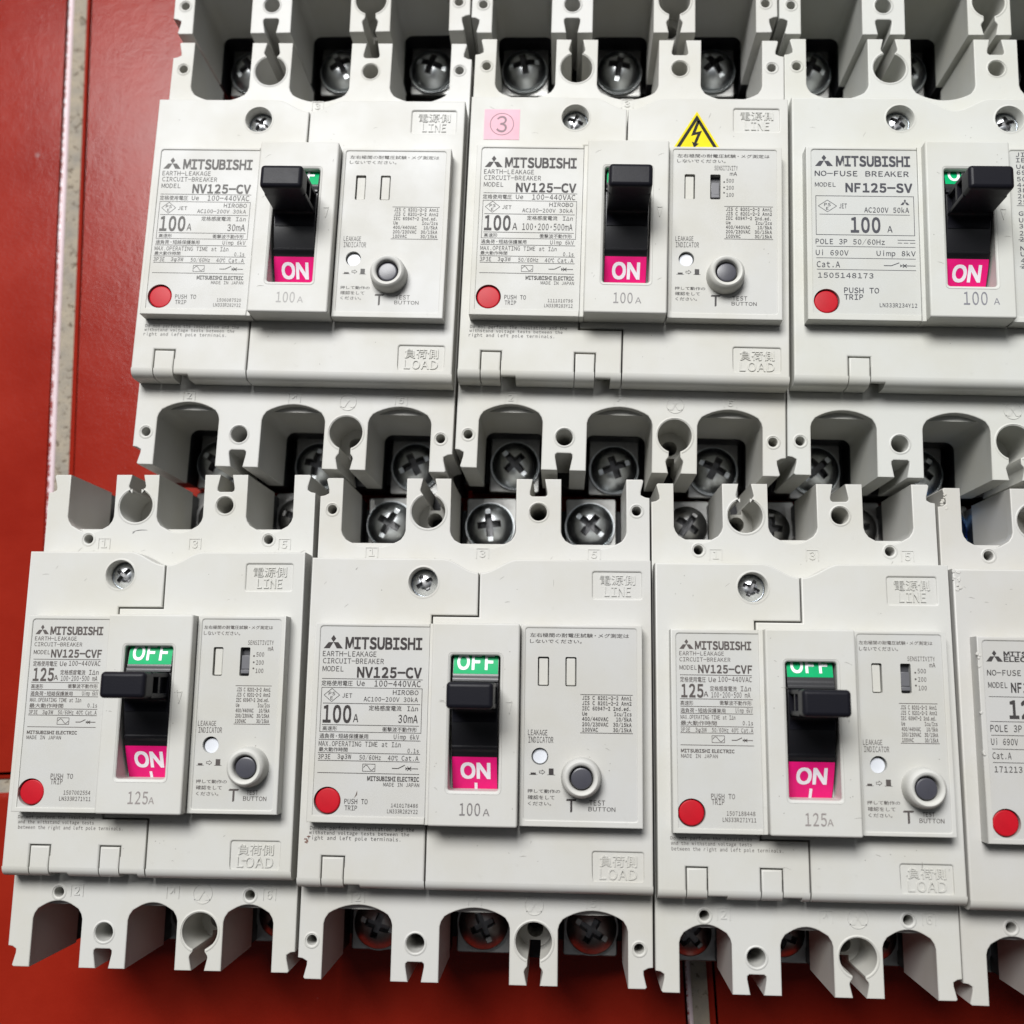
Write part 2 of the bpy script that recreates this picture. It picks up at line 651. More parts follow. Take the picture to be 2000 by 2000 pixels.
def end_profile(q, s, sag, deep):
    yt = q['yt'] if s > 0 else q['yb']
    yw = q['wt'] if s > 0 else q['wb']
    W, p, hw = q['W'], q['p'], q['hw']
    ck, cd = (-p / 2, p / 2) if s > 0 else (p / 2, -p / 2)
    ky = q['kt'] if s > 0 else q['kb']
    tk, td = tooth_key(ck, yt, ky, deep, s), tooth_dove(cd, yt, s)
    notch = [(-W, yt - s * 5.1), (-W + 1.2, yt - s * 4.9), (-q['xo'] + 0.75, yt - s * 4.3),
             (-q['xo'] + 0.75, yt - s * 3.4), (-q['xo'], yt - s * 0.4), (-q['xo'] + 0.4, yt)]
    pts = notch + [(-q['xi'], yt)]
    pts += well(-q['xi'], -p / 2 - hw, yw, sag, s)
    first, second = (tk, td) if ck < cd else (td, tk)
    pts += [(-p / 2 - hw, yt)] + first + [(-p / 2 + hw, yt)]
    pts += well(-p / 2 + hw, p / 2 - hw, yw, sag, s)
    pts += [(p / 2 - hw, yt)] + second + [(p / 2 + hw, yt)]
    pts += well(p / 2 + hw, q['xi'], yw, sag, s)
    pts += [(q['xi'], yt)] + [(-x, y) for x, y in notch[::-1]]
    return pts


def outline(q, sag=0.0, deep=False):
    return clean(end_profile(q, -1, sag, deep) + end_profile(q, 1, sag, deep)[::-1])


def build_housing(q, nums):
    def f(mb):
        p = q['p']
        md = [circ(p / 2, q['md'], 2.3, 24), circ(-p / 2, q['mb'], 2.3, 24)]
        kh = [circ(-p / 2, q['kt'], 2.2, 20), circ(p / 2, q['kb'], 2.2, 20)]
        sm = [circ(x, y, 1.25, 18) for x, y in q['holes']]
        mb.prism(outline(q, 0, True), 27.0, 38.0, 0.0, holes=md + kh, bottom=True)
        mb.prism(outline(q, 0, False), 38.0, 50.2, 0.0, holes=md + sm)
        num_h = []
        top = outline(q, q['sag'], False)
        wide_md = [circ(p / 2, q['md'], 2.75, 24), circ(-p / 2, q['mb'], 2.75, 24)]
        wide_sm = [circ(x, y, 1.85, 20) for x, y in q['holes']]
        mb.prism(top, 50.2, ZT, 0.28, 2, holes=[circ(p / 2, q['md'], 2.3, 24), circ(-p / 2, q['mb'], 2.3, 24)] + sm)
        for rings, r0 in ((wide_md, 2.3), (wide_sm, 1.25)):
            for ci in rings:                     # countersunk rims
                cx = sum(c[0] for c in ci) / len(ci)
                cy = sum(c[1] for c in ci) / len(ci)
                rr = math.hypot(ci[0][0] - cx, ci[0][1] - cy)
                mb.lathe(cx, cy, [(rr + 0.25, ZT + 0.01), (rr, ZT + 0.16), (rr - 0.15, ZT + 0.17), (r0 - 0.03, ZT - 0.55)], 28, close=False)
        for s in (1, -1):                        # rim round the keyhole bores
            cx, cy = (-p / 2, q['kt']) if s > 0 else (p / 2, q['kb'])
            a = 22
            pr = [(5.35, ZT + 0.01), (5.15, ZT + 0.14), (4.95, ZT + 0.15), (4.62, ZT - 0.4)]
            o = len(mb.v)
            n = 30
            for r, z in pr:
                for i in range(n + 1):
                    t = radians((90 + a) + (360 - 2 * a) * i / n) if s > 0 else radians((270 + a) + (360 - 2 * a) * i / n)
                    mb.v.append((cx + r * cos(t), cy + r * sin(t), z))
            for k in range(3):
                for i in range(n):
                    A, B = o + k * (n + 1) + i, o + (k + 1) * (n + 1) + i
                    mb.f.append((A, A + 1, B + 1, B))
        if nums:
            for row, (y0, y1), lab in ((q['num_t'], q['num_ty'], '135'), (q['num_b'], q['num_by'], '246')):
                for x, ch in zip(row, lab):
                    w = q['nw']
                    w_in = 0.3
                    # a thin raised rim and a raised figure
                    for rx0, rx1, ry0, ry1 in ((x - w, x - w + 0.22, y0, y1), (x + w - 0.22, x + w, y0, y1),
                                               (x - w + 0.22, x + w - 0.22, y1 - 0.22, y1)):
                        mb.box(rx0, rx1, ry0, ry1, ZT - 0.1, ZT + 0.16, 0.0, bottom=False)
                    mb.text(ch, x - 0.75, x + 0.75, y0 + 0.35, y1 - 0.55, ZT + 0.01, 0.02, 0.2)
        lx, ly, lr = q['logo']
        # moulded maker's roundel: raised ring with three lozenges
        mb.lathe(lx, ly, [(lr, ZT), (lr - 0.05, ZT + 0.15), (lr - 0.25, ZT + 0.15), (lr - 0.3, ZT)], 36, close=False)
        for d in lozenges(lx, ly - lr * 0.62, lr * 0.62):
            mb.prism(d, ZT - 0.05, ZT + 0.15, 0.0)
    return f


def lozenges(cx, y0, r):
    """three-lozenge mark: cx, base line y0, half width r -> three quads"""
    h = r * 0.866
    a = r * 0.5 * 1.0
    return [[(cx, y0 + h), (cx + a * 0.72, y0 + h + a * 1.0), (cx, y0 + h + a * 2.0), (cx - a * 0.72, y0 + h + a * 1.0)],
            [(cx, y0 + h), (cx - a * 1.36, y0 + h), (cx - r * 1.36, y0), (cx - r * 0.5, y0)],
            [(cx, y0 + h), (cx + r * 0.5, y0), (cx + r * 1.36, y0), (cx + a * 1.36, y0 + h)]]


def build_base(q):
    def f(mb):
        mb.prism(rrect(-q['W'] + 0.4, q['W'] - 0.4, q['yb'] + 3.0, q['yt'] - 2.5), 0.0, 17.0, 0.4, bottom=True)
        p, hw = q['p'], q['hw']
        W = q['W'] - 0.4
        for s, yt, yw in ((1, q['yt'] - 0.5, q['wt'] + 0.3), (-1, q['yb'] + 0.5, q['wb'] - 0.3)):
            for a, b in ((-W, -q['xi'] - 0.3), (-p / 2 - hw + 0.3, -p / 2 + hw - 0.3), (p / 2 - hw + 0.3, p / 2 + hw - 0.3), (q['xi'] + 0.3, W)):
                y0, y1 = sorted((yw + s * 0.02, yt))
                mb.box(a, b, y0, y1, 16.9, 27.02, 0.0, bottom=False)
        mb.box(-W, W, q['wb'] - 0.28, q['wt'] + 0.28, 16.8, 27.0, 0.0, bottom=False)
    return f


# cover seams and hinge tabs by variant
HINGE = {
    'single_wide': dict(tabs=[(-38.2, -32.8)], notch=[(-32.7, -28.6)], xs=-12.2),
    'double_wide': dict(tabs=[(-38.2, -33.0), (-12.7, -7.5)], notch=[(-32.7, -28.7), (-7.5, -3.1)], xs=-0.15),
    'double_narrow': dict(tabs=[(-30.2, -25.3), (-12.0, -7.0)], notch=[(-24.7, -20.3), (-6.7, -2.2)], xs=-0.15),
    'plain_wide': dict(tabs=[(-30.0, -24.6)], notch=[(-24.7, -20.5)], xs=None),
    'plain_narrow': dict(tabs=[(-15.0, -10.0)], notch=[(-9.8, -5.6)], xs=None),
}
YB, YE = -42.7, -45.2
GAP = 0.19


def dip(x0, x1):
    """top edge of the cover: straight with a shallow scoop in the middle, left to right from x0 to x1"""
    pts = []
    N = 20
    base = 38.2
    for i in range(N + 1):
        x = -9.6 + 19.2 * i / N
        t = abs(x) / 9.6
        y = base - 3.6 * (0.5 + 0.5 * cos(pi * t)) ** 0.85
        pts.append((x, y))
    full = [(-1e3, base)] + pts + [(1e3, base)]

    def yat(x):
        for (ax, ay), (bx, by) in zip(full, full[1:]):
            if ax <= x <= bx:
                return ay + (by - ay) * (x - ax) / (bx - ax)
    mid = [q for q in pts if x0 + 0.05 < q[0] < x1 - 0.05]
    return [(x0, yat(x0))] + mid + [(x1, yat(x1))]


def bend(ycut=None):
    r = YB - YE
    pts = [(YB, ZC)]
    for i in range(1, 9):
        t = pi / 2 * i / 8
        y, z = YB - r * sin(t), ZC - r + r * cos(t)
        if ycut is not None and y < ycut:
            pts.append((ycut, z + 0.05))
            break
        pts.append((y, z))
    pts.append((pts[-1][0], 53.15))
    return pts


def bend_strip(mb, x0, x1, ycut=None):
    pts = bend(ycut)
    prof = pts + [(YB, 53.15)]
    n, o = len(prof), len(mb.v)
    for x in (x0, x1):
        mb.v += [(x, y, z) for y, z in prof]
    for i in range(len(pts) - 1):
        mb.f.append((o + i, o + i + 1, o + n + i + 1, o + n + i))
    mb.f.append(tuple(o + i for i in range(n))[::-1])
    mb.f.append(tuple(o + n + i for i in range(n)))


def rimbox(mb, b, kanji, word):
    x0, x1, y0, y1 = b
    mb.flat(rrect(x0 - 0.2, x1 + 0.2, y0 - 0.2, y1 + 0.2), ZC - 0.38)
    w = x1 - x0
    mb.text(kanji, x0 + w * 0.14, x1 - w * 0.13, y0 + 3.6, y1 - 0.75, ZC - 0.38, 0.0, 0.26, res=2)
    mb.text(word, x0 + w * (0.24 if word == 'LINE' else 0.13), x1 - w * (0.22 if word == 'LINE' else 0.13), y0 + 0.65, y0 + 3.1, ZC - 0.38, 0.012, 0.26, res=3)


def build_cover(q, hv, piece, screws):
    h = HINGE[hv]
    CW = q['CW']
    L, R = -CW, CW

    def nob(a, b):
        return a[1] < -39.99 and b[1] < -39.99

    def bottom_edge(x0, x1):
        """points along the y = YB edge from x0 to x1, climbing round every hinge tab and tool notch"""
        pts, segs, cur = [(x0, YB)], [], x0
        for (ta, tb), (na, nb) in zip(h['tabs'], h['notch']):
            if x0 < ta and tb < x1:
                pts += [(ta - 0.28, YB), (ta - 0.28, -37.25), (tb + 0.28, -37.25), (tb + 0.28, -40.0), (nb, -40.0), (nb, YB)]
                segs.append((cur, ta - 0.28, None))
                segs.append((tb + 0.28, nb, 'lip'))
                cur = nb
        pts.append((x1, YB))
        segs.append((cur, x1, None))
        return pts, segs

    def strips(mb, segs):
        for a, b, what in segs:
            if what == 'lip':
                mb.prism([(a, YB), (b, YB), (b, -40.0), (a, -40.0)], ZC - 0.9, ZC, 0.0, bottom=True)
                pts = bend(-44.2)[:-1]
                prof = pts + [(pts[-1][0], pts[-1][1] - 0.7), (YB, ZC - 0.9)]
                n, o = len(prof), len(mb.v)
                for x in (a, b):
                    mb.v += [(x, y, z) for y, z in prof]
                for i in range(n - 1):
                    mb.f.append((o + i, o + i + 1, o + n + i + 1, o + n + i))
                mb.f.append(tuple(o + i for i in range(n))[::-1])
                mb.f.append(tuple(o + n + i for i in range(n)))
            elif b - a > 0.05:
                bend_strip(mb, a, b)

    def f(mb):
        xs = h['xs']
        hole = [circ(x, 32.0, 3.75, 32) for x in screws]
        if xs is None:
            e, segs = bottom_edge(L, R)
            mb.prism(e + dip(L, R)[::-1], 53.15, ZC, 0.45, 3, holes=hole, nob=nob)
            strips(mb, segs)
        elif piece == 'left':
            e, segs = bottom_edge(L, xs - GAP)
            t = -0.15 - GAP
            if xs > -1:
                side = [(xs - GAP, -30.8), (-12.15, -30.8), (-12.15, 23.2 + GAP), (t, 23.2 + GAP)]
            else:
                side = [(-12.2 - GAP, 23.2 + GAP), (t, 23.2 + GAP)]
            mb.prism(e + side + dip(L, t)[::-1], 53.15, ZC, 0.4, 3, holes=hole, nob=nob)
            strips(mb, segs)
        else:
            e, segs = bottom_edge(xs + GAP, R)
            t = -0.15 + GAP
            if xs > -1:
                side = [(t, 23.2 - GAP), (-12.15 + 2 * GAP, 23.2 - GAP), (-12.15 + 2 * GAP, -30.8 + 2 * GAP), (xs + GAP, -30.8 + 2 * GAP)]
            else:
                side = [(t, 23.2 - GAP), (-12.2 + GAP, 23.2 - GAP)]
            lab = [rrect(*q['line'], 0.5), rrect(*q['load'], 0.5)]
            mb.prism(e + dip(t, R)[::-1] + side, 53.15, ZC, 0.4, 3, holes=lab, nob=nob)
            rimbox(mb, q['line'], '電源側', 'LINE')
            rimbox(mb, q['load'], '負荷側', 'LOAD')
            strips(mb, segs)
        for x in (screws if (piece == 'left' or xs is None) else ()):
            mb.lathe(x, 32.0, [(4.45, ZC + 0.005), (4.2, ZC + 0.10), (3.95, ZC + 0.08), (3.74, ZC - 0.4), (3.72, 53.1)], 36, close=False)
    return f


def build_tab(ta, tb):
    def f(mb):
        bend_strip(mb, ta, tb)
        mb.prism([(ta, YB), (tb, YB), (tb, -37.6)] + [(ta, -37.6)], 53.15, ZC, 0.4, 3, nob=lambda a, b: abs(a[1] - YB) < 1e-3 and abs(b[1] - YB) < 1e-3)
    return f


def build_nameplate(q):
    x0, x1, y0, y1 = q['np']
    ix, iy0, iy1 = q['npi']
    rx, ry = q['red']

    def f(mb):
        c = [(x0, y0), (x1, y0), (x1, iy0), (ix, iy0), (ix, iy1 - 0.6), (ix + 0.2, iy1 - 0.2), (ix + 0.6, iy1), (x1, iy1), (x1, y1), (x0, y1)]
        mb.prism(c, 59.6, ZP, 0.25, 2)
    return f


def build_film(q):
    x0, x1, y0, y1 = q['np']
    ix, iy0, iy1 = q['npi']
    rx, ry = q['red']

    def f(mb):
        mb.prism(rrect(ix - 0.1, x1, iy0 - 0.1, iy1 + 0.1), 59.6, ZP - 0.28, 0.0, holes=[circ(rx, ry, 3.42, 36)])
    return f


def build_control(q, slots, button):
    x0, x1, y0, y1 = q['cp']
    ix0, ix1, iy0, iy1 = q['cpi']

    def f(mb):
        mb.prism(rrect(x0, x1, y0, y1), 59.6, ZP, 0.28, 2, holes=[rrect(ix0, ix1, iy0, iy1, 0.6)])
    return f


def build_control_film(q, slots, button):
    ix0, ix1, iy0, iy1 = q['cpi']

    def f(mb):
        hs = [rrect(a, b, 5.65, 12.95, 0.35) for a, b in slots]
        if button:
            hs.append(circ(16.3, -11.65, 2.1, 28))
        mb.prism(rrect(ix0 - 0.1, ix1 + 0.1, iy0 - 0.1, iy1 + 0.1), 59.6, ZP - 0.24, 0.0, holes=hs)
    return f


def build_block(mb):
    tri = [(7.95, 1.55), (9.3, 1.55), (8.65, -1.35)]
    mb.prism(rrect(-11.0, 11.0, -28.6, 21.0, 0.5, 2), 53.2, ZB, 0.45, 3, holes=[rrect(-6.3, 6.3, -20.1, 13.0, 0.8)])
    # chamfered rim round the opening
    o = rrect(-7.0, 7.0, -20.8, 13.7, 1.1)
    i = rrect(-6.28, 6.28, -20.08, 12.98, 0.75)
    n = len(o)
    b = len(mb.v)
    mb.v += [(x, y, ZB + 0.006) for x, y in o] + [(x * 0.985, y, ZB + 0.10) for x, y in o] + [(x, y, ZB - 0.30) for x, y in i]
    for k in (0, n):
        for t in range(n):
            u = (t + 1) % n
            mb.f.append((b + k + t, b + k + u, b + k + n + u, b + k + n + t))
    # the moulded position mark: a small raised triangle outline
    for (ax, ay), (bx, by), th in ((tri[0], tri[1], 0.28), (tri[1], tri[2], 0.14), (tri[2], tri[0], 0.14)):
        l = math.hypot(bx - ax, by - ay)
        nx, ny = -(by - ay) / l * th / 2, (bx - ax) / l * th / 2
        mb.prism([(ax - nx, ay - ny), (bx - nx, by - ny), (bx + nx, by + ny), (ax + nx, ay + ny)], ZB - 0.05, ZB + 0.14, 0.0)
    # lower flange that meets the nameplate
    mb.box(-12.05, -10.9, -28.75, 20.9, 53.2, ZP + 0.05, 0.2, bottom=False)


def build_drum(mb):
    def path(r, a, b, n=40):
        out = []
        for i in range(n + 1):
            y = a + (b - a) * i / n
            out.append((y, DZ + sqrt(r * r - (y - DY) ** 2)))
        return out
    pts = path(DR, -22.5, -10.6, 14) + path(DR + 0.35, -10.2, -9.6, 2) + path(DR - 0.25, -9.3, 6.2, 16) + path(DR + 0.35, 6.5, 7.3, 2) + path(DR, 7.7, 15.5, 10)
    prof = pts + [(15.5, 50.0), (-22.5, 50.0)]
    n, o = len(prof), len(mb.v)
    for x in (-5.72, 5.72):
        mb.v += [(x, y, z) for y, z in prof]
    for i in range(len(pts) - 1):
        mb.f.append((o + i, o + n + i, o + n + i + 1, o + i + 1))
    mb.f.append(tuple(o + i for i in range(n)))
    mb.f.append(tuple(o + n + i for i in range(n))[::-1])
    mb.box(-10.8, 10.8, -28.4, 20.8, 53.22, 53.6, 0.0, bottom=False)


def build_handle(mb):
    mb.prism(rrect(-5.6, 5.6, -0.1, 6.2, 1.0, 4), 77.3, 82.2, 1.05, 4, bottom=True)
    mb.box(-4.4, 4.4, 0.3, 5.9, 62.0, 77.4, 0.0, bottom=False)
    # webs of the hollow lever: two faces, one divider
    mb.prism(rrect(-5.5, 5.5, -0.1, 1.2, 0.35, 2), 62.0, 77.35, 0.0)
    mb.prism(rrect(-5.5, 5.5, 5.0, 6.2, 0.35, 2), 62.0, 77.35, 0.0)
    mb.box(-5.5, 5.5, 1.1, 5.1, 72.6, 73.7, 0.0)
    mb.box(-5.5, 5.5, 1.1, 5.1, 62.0, 67.4, 0.0)
    # fillet where lever and drum meet
    pts = []
    for i in range(9):
        t = pi / 2 * i / 8
        pts.append((-0.1 - 3.4 * (1 - sin(t)), 66.6 + 2.6 * (1 - cos(t))))
    mb.strip([(y, z) for y, z in pts], -5.5, 5.5)


def curved_rect(mb, x0, x1, y0, y1, lift):
    n = 12
    o = len(mb.v)
    for i in range(n + 1):
        y = y0 + (y1 - y0) * i / n
        for x in (x0, x1):
            mb.v.append((x, y, drum_z(x, y) + lift))
    for i in range(n):
        a = o + 2 * i
        mb.f.append((a, a + 1, a + 3, a + 2))


def build_on(mb):
    curved_rect(mb, -5.6, 5.6, -22.3, -12.1, 0.06)


def build_on_text(mb):
    zf = lambda x, y: drum_z(x, y) + 0.12
    mb.text('ON', -3.4, 3.8, -17.4, -13.7, 0, 0.012, zf=zf, res=4)
    for k in range(6):
        ya, yb_ = -18.6 - k * 0.45, -18.6 - (k + 1) * 0.45
        o = len(mb.v)
        mb.v += [(-0.1, yb_, zf(0, yb_)), (0.62, yb_, zf(0, yb_)), (0.62, ya, zf(0, ya)), (-0.1, ya, zf(0, ya))]
        mb.f.append((o, o + 1, o + 2, o + 3))


def build_off(mb):
    curved_rect(mb, -5.6, 5.6, 8.35, 15.3, 0.06)


def build_off_text(mb):
    mb.text('OFF', -4.6, 4.6, 9.5, 13.2, 0, 0.005, zf=lambda x, y: drum_z(x, y) + 0.12, res=4)


def dome_screw(R, H, cross, cw, depth, slot, sw, shade_recess=True):
    """pan head: height field with a cross recess and, on terminal screws, one slot running out to the rim"""
    def f(mb):
        N = 116
        step = 2 * R / N
        idx = {}

        def hgt(x, y):
            r = math.hypot(x, y) / R
            if r > 1:
                return 0.0
            z = H * (1 - max(0.0, r) ** 2.6) if r < 0.999 else 0.0
            z = max(z, 0.0)
            d = 0.0
            w = cw * (1 - 0.25 * min(1.0, math.hypot(x, y) / cross))
            for a, b in ((abs(x), abs(y)), (abs(y), abs(x))):
                if a < cross and b < w:
                    d = max(d, depth * min(1.0, (cross - a) / (cross * 0.45) + 0.35))
            if slot and abs(y) < sw and r < 0.96:
                z = min(z, H * 0.60)
            return max(z - d, 0.05 if r < 0.96 else 0.0)
        for i in range(N + 1):
            for j in range(N + 1):
                x, y = -R + i * step, -R + j * step
                r = math.hypot(x, y)
                if r <= R + step * 0.8:
                    if r > R:
                        x, y = x / r * R, y / r * R
                    idx[(i, j)] = len(mb.v)
                    mb.v.append((x, y, hgt(x, y)))
        for i in range(N):
            for j in range(N):
                k = [(i, j), (i + 1, j), (i + 1, j + 1), (i, j + 1)]
                if all(t in idx for t in k):
                    f_ = tuple(idx[t] for t in k)
                    mx, my = sum(mb.v[t][0] for t in f_) / 4, sum(mb.v[t][1] for t in f_) / 4
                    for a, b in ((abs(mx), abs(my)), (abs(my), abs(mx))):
                        if shade_recess and a < cross and b < cw:
                            mb.second.add(len(mb.f))  # recess faces take the metal with painted shade
                    mb.f.append(f_)
        mb.lathe(0, 0, [(R - 0.05, -0.9), (R + 0.0, -0.1), (R - 0.02, 0.25)], 48, close=False)
    return f


def build_washer(mb):
    mb.lathe(0, 0, [(7.5, -1.9), (7.6, -1.5), (7.5, -0.85), (3.0, -0.85)], 40, close=False)


def build_plate(mb):
    mb.box(-7.6, 7.6, -9.0, 8.6, -5.6, -2.0, 0.35, 0.8)


def build_red(mb):
    z = ZP - 0.75
    mb.lathe(0, 0, [(3.17, 57.0), (3.17, z - 0.45), (3.08, z - 0.15), (2.85, z), (2.78, z + 0.01), (0.0, z + 0.01)], 40, close=False)


def build_indicator(mb):
    z = ZP - 1.2
    mb.lathe(0, 0, [(1.95, 57.0), (1.95, z - 0.3), (1.75, z), (1.70, z), (0.0, z)], 32, close=False)


def build_collar(mb):
    mb.lathe(0, 0, [(5.05, ZP - 0.3), (4.85, 66.4), (4.72, 67.4), (4.4, 68.1), (3.95, 68.45), (3.5, 68.4), (3.1, 68.0), (2.95, 67.4), (2.9, 62.0)], 48, close=False)


def build_test(mb):
    mb.lathe(0, 0, [(2.62, 62.0), (2.62, 66.95), (2.5, 67.2), (2.25, 67.28), (2.2, 67.29), (0.0, 67.29)], 40, close=False)


def build_plug(x0, x1, z):
    def f(mb):
        mb.box(x0 + 0.3, x1 - 0.27, 5.85, 12.6, 58.0, z, 0.2, 0.3, bottom=False)
    return f


def build_slider_slot(mb):
    mb.box(22.55, 25.3, 5.6, 13.0, 59.0, ZP - 1.9, 0.0)


def build_slider(mb):
    mb.box(22.85, 25.05, 7.4, 10.9, 61.0, ZP - 0.9, 0.15)
    mb.box(22.85, 25.05, 6.3, 7.3, 61.0, ZP - 0.5, 0.15)


# ------------------------------------------------------------------ printing
ZL = ZP - 0.28 + 0.03


def marker(mb, cx, y0, r, z):
    for d in lozenges(cx, y0, r):
        mb.flat(d, z)


def pse(mb, x0, x1, y0, y1, z):
    cx, cy = (x0 + x1) / 2, (y0 + y1) / 2
    mb.line([(x0, cy), (cx, y1), (x1, cy), (cx, y0), (x0, cy)], z, 0.14)
    h = y1 - y0
    mb.text('PS', cx - h * 0.25, cx + h * 0.25, cy - h * 0.02, cy + h * 0.24, z)
    mb.text('E', cx - h * 0.10, cx + h * 0.08, cy - h * 0.33, cy - h * 0.10, z)


def sine(mb, x0, x1, y0, y1, z):
    mb.frame(x0, x1, y0, y1, z, 0.14, 0.1)
    cx, cy, w, h = (x0 + x1) / 2, (y0 + y1) / 2, (x1 - x0) * 0.42, (y1 - y0) * 0.32
    mb.line([(cx - w + 2 * w * i / 16, cy + h * sin(2 * pi * i / 16)) for i in range(17)], z, 0.16)


def switch_sym(mb, x0, x1, y, z, r=1.0):
    w = x1 - x0
    mb.line([(x0, y), (x0 + w * 0.24, y), (x0 + w * 0.49, y + 0.85 * r)], z, 0.22)
    a = x0 + w * 0.52
    mb.line([(a, y), (x1, y)], z, 0.2)
    mb.flat([(a, y - 0.45 * r), (a + 0.45 * r, y), (a, y + 0.45 * r)], z)
    c = x0 + w * 0.66
    mb.line([(c - 0.5 * r, y - 0.5 * r), (c + 0.5 * r, y + 0.5 * r)], z, 0.2)
    mb.line([(c - 0.5 * r, y + 0.5 * r), (c + 0.5 * r, y - 0.5 * r)], z, 0.2)


def print_wide_nv(serial, code, ma):
    def f(mb):
        z = ZL
        T = mb.text
        marker(mb, -36.9, 14.3, 1.83, z)
        T('MITSUBISHI', -33.7, -14.1, 14.3, 17.1, z, 0.036, res=3, prop=True)
        T('EARTH-LEAKAGE', -39.5, -25.7, 12.3, 13.6, z, -0.006)
        T('CIRCUIT-BREAKER', -39.4, -23.7, 10.5, 11.8, z, -0.006)
        T('MODEL', -39.4, -34.0, 8.5, 9.8, z, -0.006)
        T('NV125-CV', -30.4, -14.0, 7.1, 9.6, z, 0.032, res=3)
        mb.rect(-39.4, -13.6, 6.65, z)
        T('定格使用電圧', -39.5, -31.5, 4.85, 6.2, z)
        T('Ue', -30.4, -28.4, 4.95, 6.25, z)
        T('100-440VAC', -25.9, -14.1, 4.85, 6.35, z)
        mb.frame(-39.45, -13.6, -6.65, 4.5, z)
        pse(mb, -38.7, -34.7, 0.9, 4.2, z)
        T('JET', -34.0, -31.5, 1.95, 3.0, z)
        T('HIROBO', -21.1, -14.6, 2.85, 4.0, z)
        T('AC100-200V', -28.5, -19.4, 1.1, 2.2, z)
        T('30kA', -18.3, -14.7, 1.1, 2.2, z)
        mb.rect(-38.9, -14.1, 0.5, z)
        T('100', -38.7, -31.6, -4.2, -0.1, z, 0.024, res=3)
        T('A', -31.0, -29.7, -4.1, -2.1, z)
        T('定格感度電流', -27.1, -18.8, -1.2, 0.1, z)
        T('I△n', -17.3, -14.6, -1.15, 0.0, z)
        if ma == '30mA':
            T('30mA', -19.5, -14.6, -4.1, -2.15, z, 0.004)
        else:
            T(ma, -28.3, -14.6, -4.1, -2.15, z, 0.004)
        mb.rect(-38.9, -14.2, -4.85, z)
        T('高速形', -38.7, -35.0, -6.3, -5.2, z)
        T('衝撃波不動作形', -23.5, -14.7, -6.35, -5.2, z)
        T('過負荷・短絡保護兼用', -39.4, -27.0, -8.2, -7.0, z)
        T('Uimp 6kV', -20.5, -14.1, -8.15, -7.0, z)
        mb.rect(-39.5, -13.7, -8.5, z)
        T('MAX.OPERATING TIME at I△n', -39.5, -18.7, -10.1, -8.9, z, -0.006)
        T('最大動作時間', -39.4, -32.1, -11.45, -10.4, z)
        T('0.1s', -16.9, -14.1, -11.5, -10.4, z)
        mb.rect(-39.6, -13.7, -11.75, z)
        T('3P3E', -39.5, -36.4, -13.3, -12.1, z)
        T('3φ3W', -34.6, -31.1, -13.2, -12.1, z)
        T('50/60Hz', -29.0, -23.6, -13.3, -12.2, z)
        T('40℃ Cat.A', -21.8, -14.1, -13.35, -12.2, z)
        mb.rect(-39.5, -13.7, -13.65, z)
        sine(mb, -28.15, -24.9, -16.2, -14.3, z)
        switch_sym(mb, -20.7, -14.1, -15.3, z)
        mb.rect(-39.5, -13.8, -16.65, z)
        T('MITSUBISHI ELECTRIC', -26.8, -13.8, -18.4, -17.35, z, 0.034, prop=True)
        T('MADE IN JAPAN', -22.7, -13.7, -19.7, -18.8, z, -0.004)
        T('PUSH TO', -32.35, -26.5, -24.1, -22.9, z)
        T('TRIP', -32.2, -29.1, -25.65, -24.5, z)
        T(serial, -20.6, -13.9, -24.7, -23.8, z)
        T(code, -21.5, -13.9, -26.15, -25.2, z)
    return f


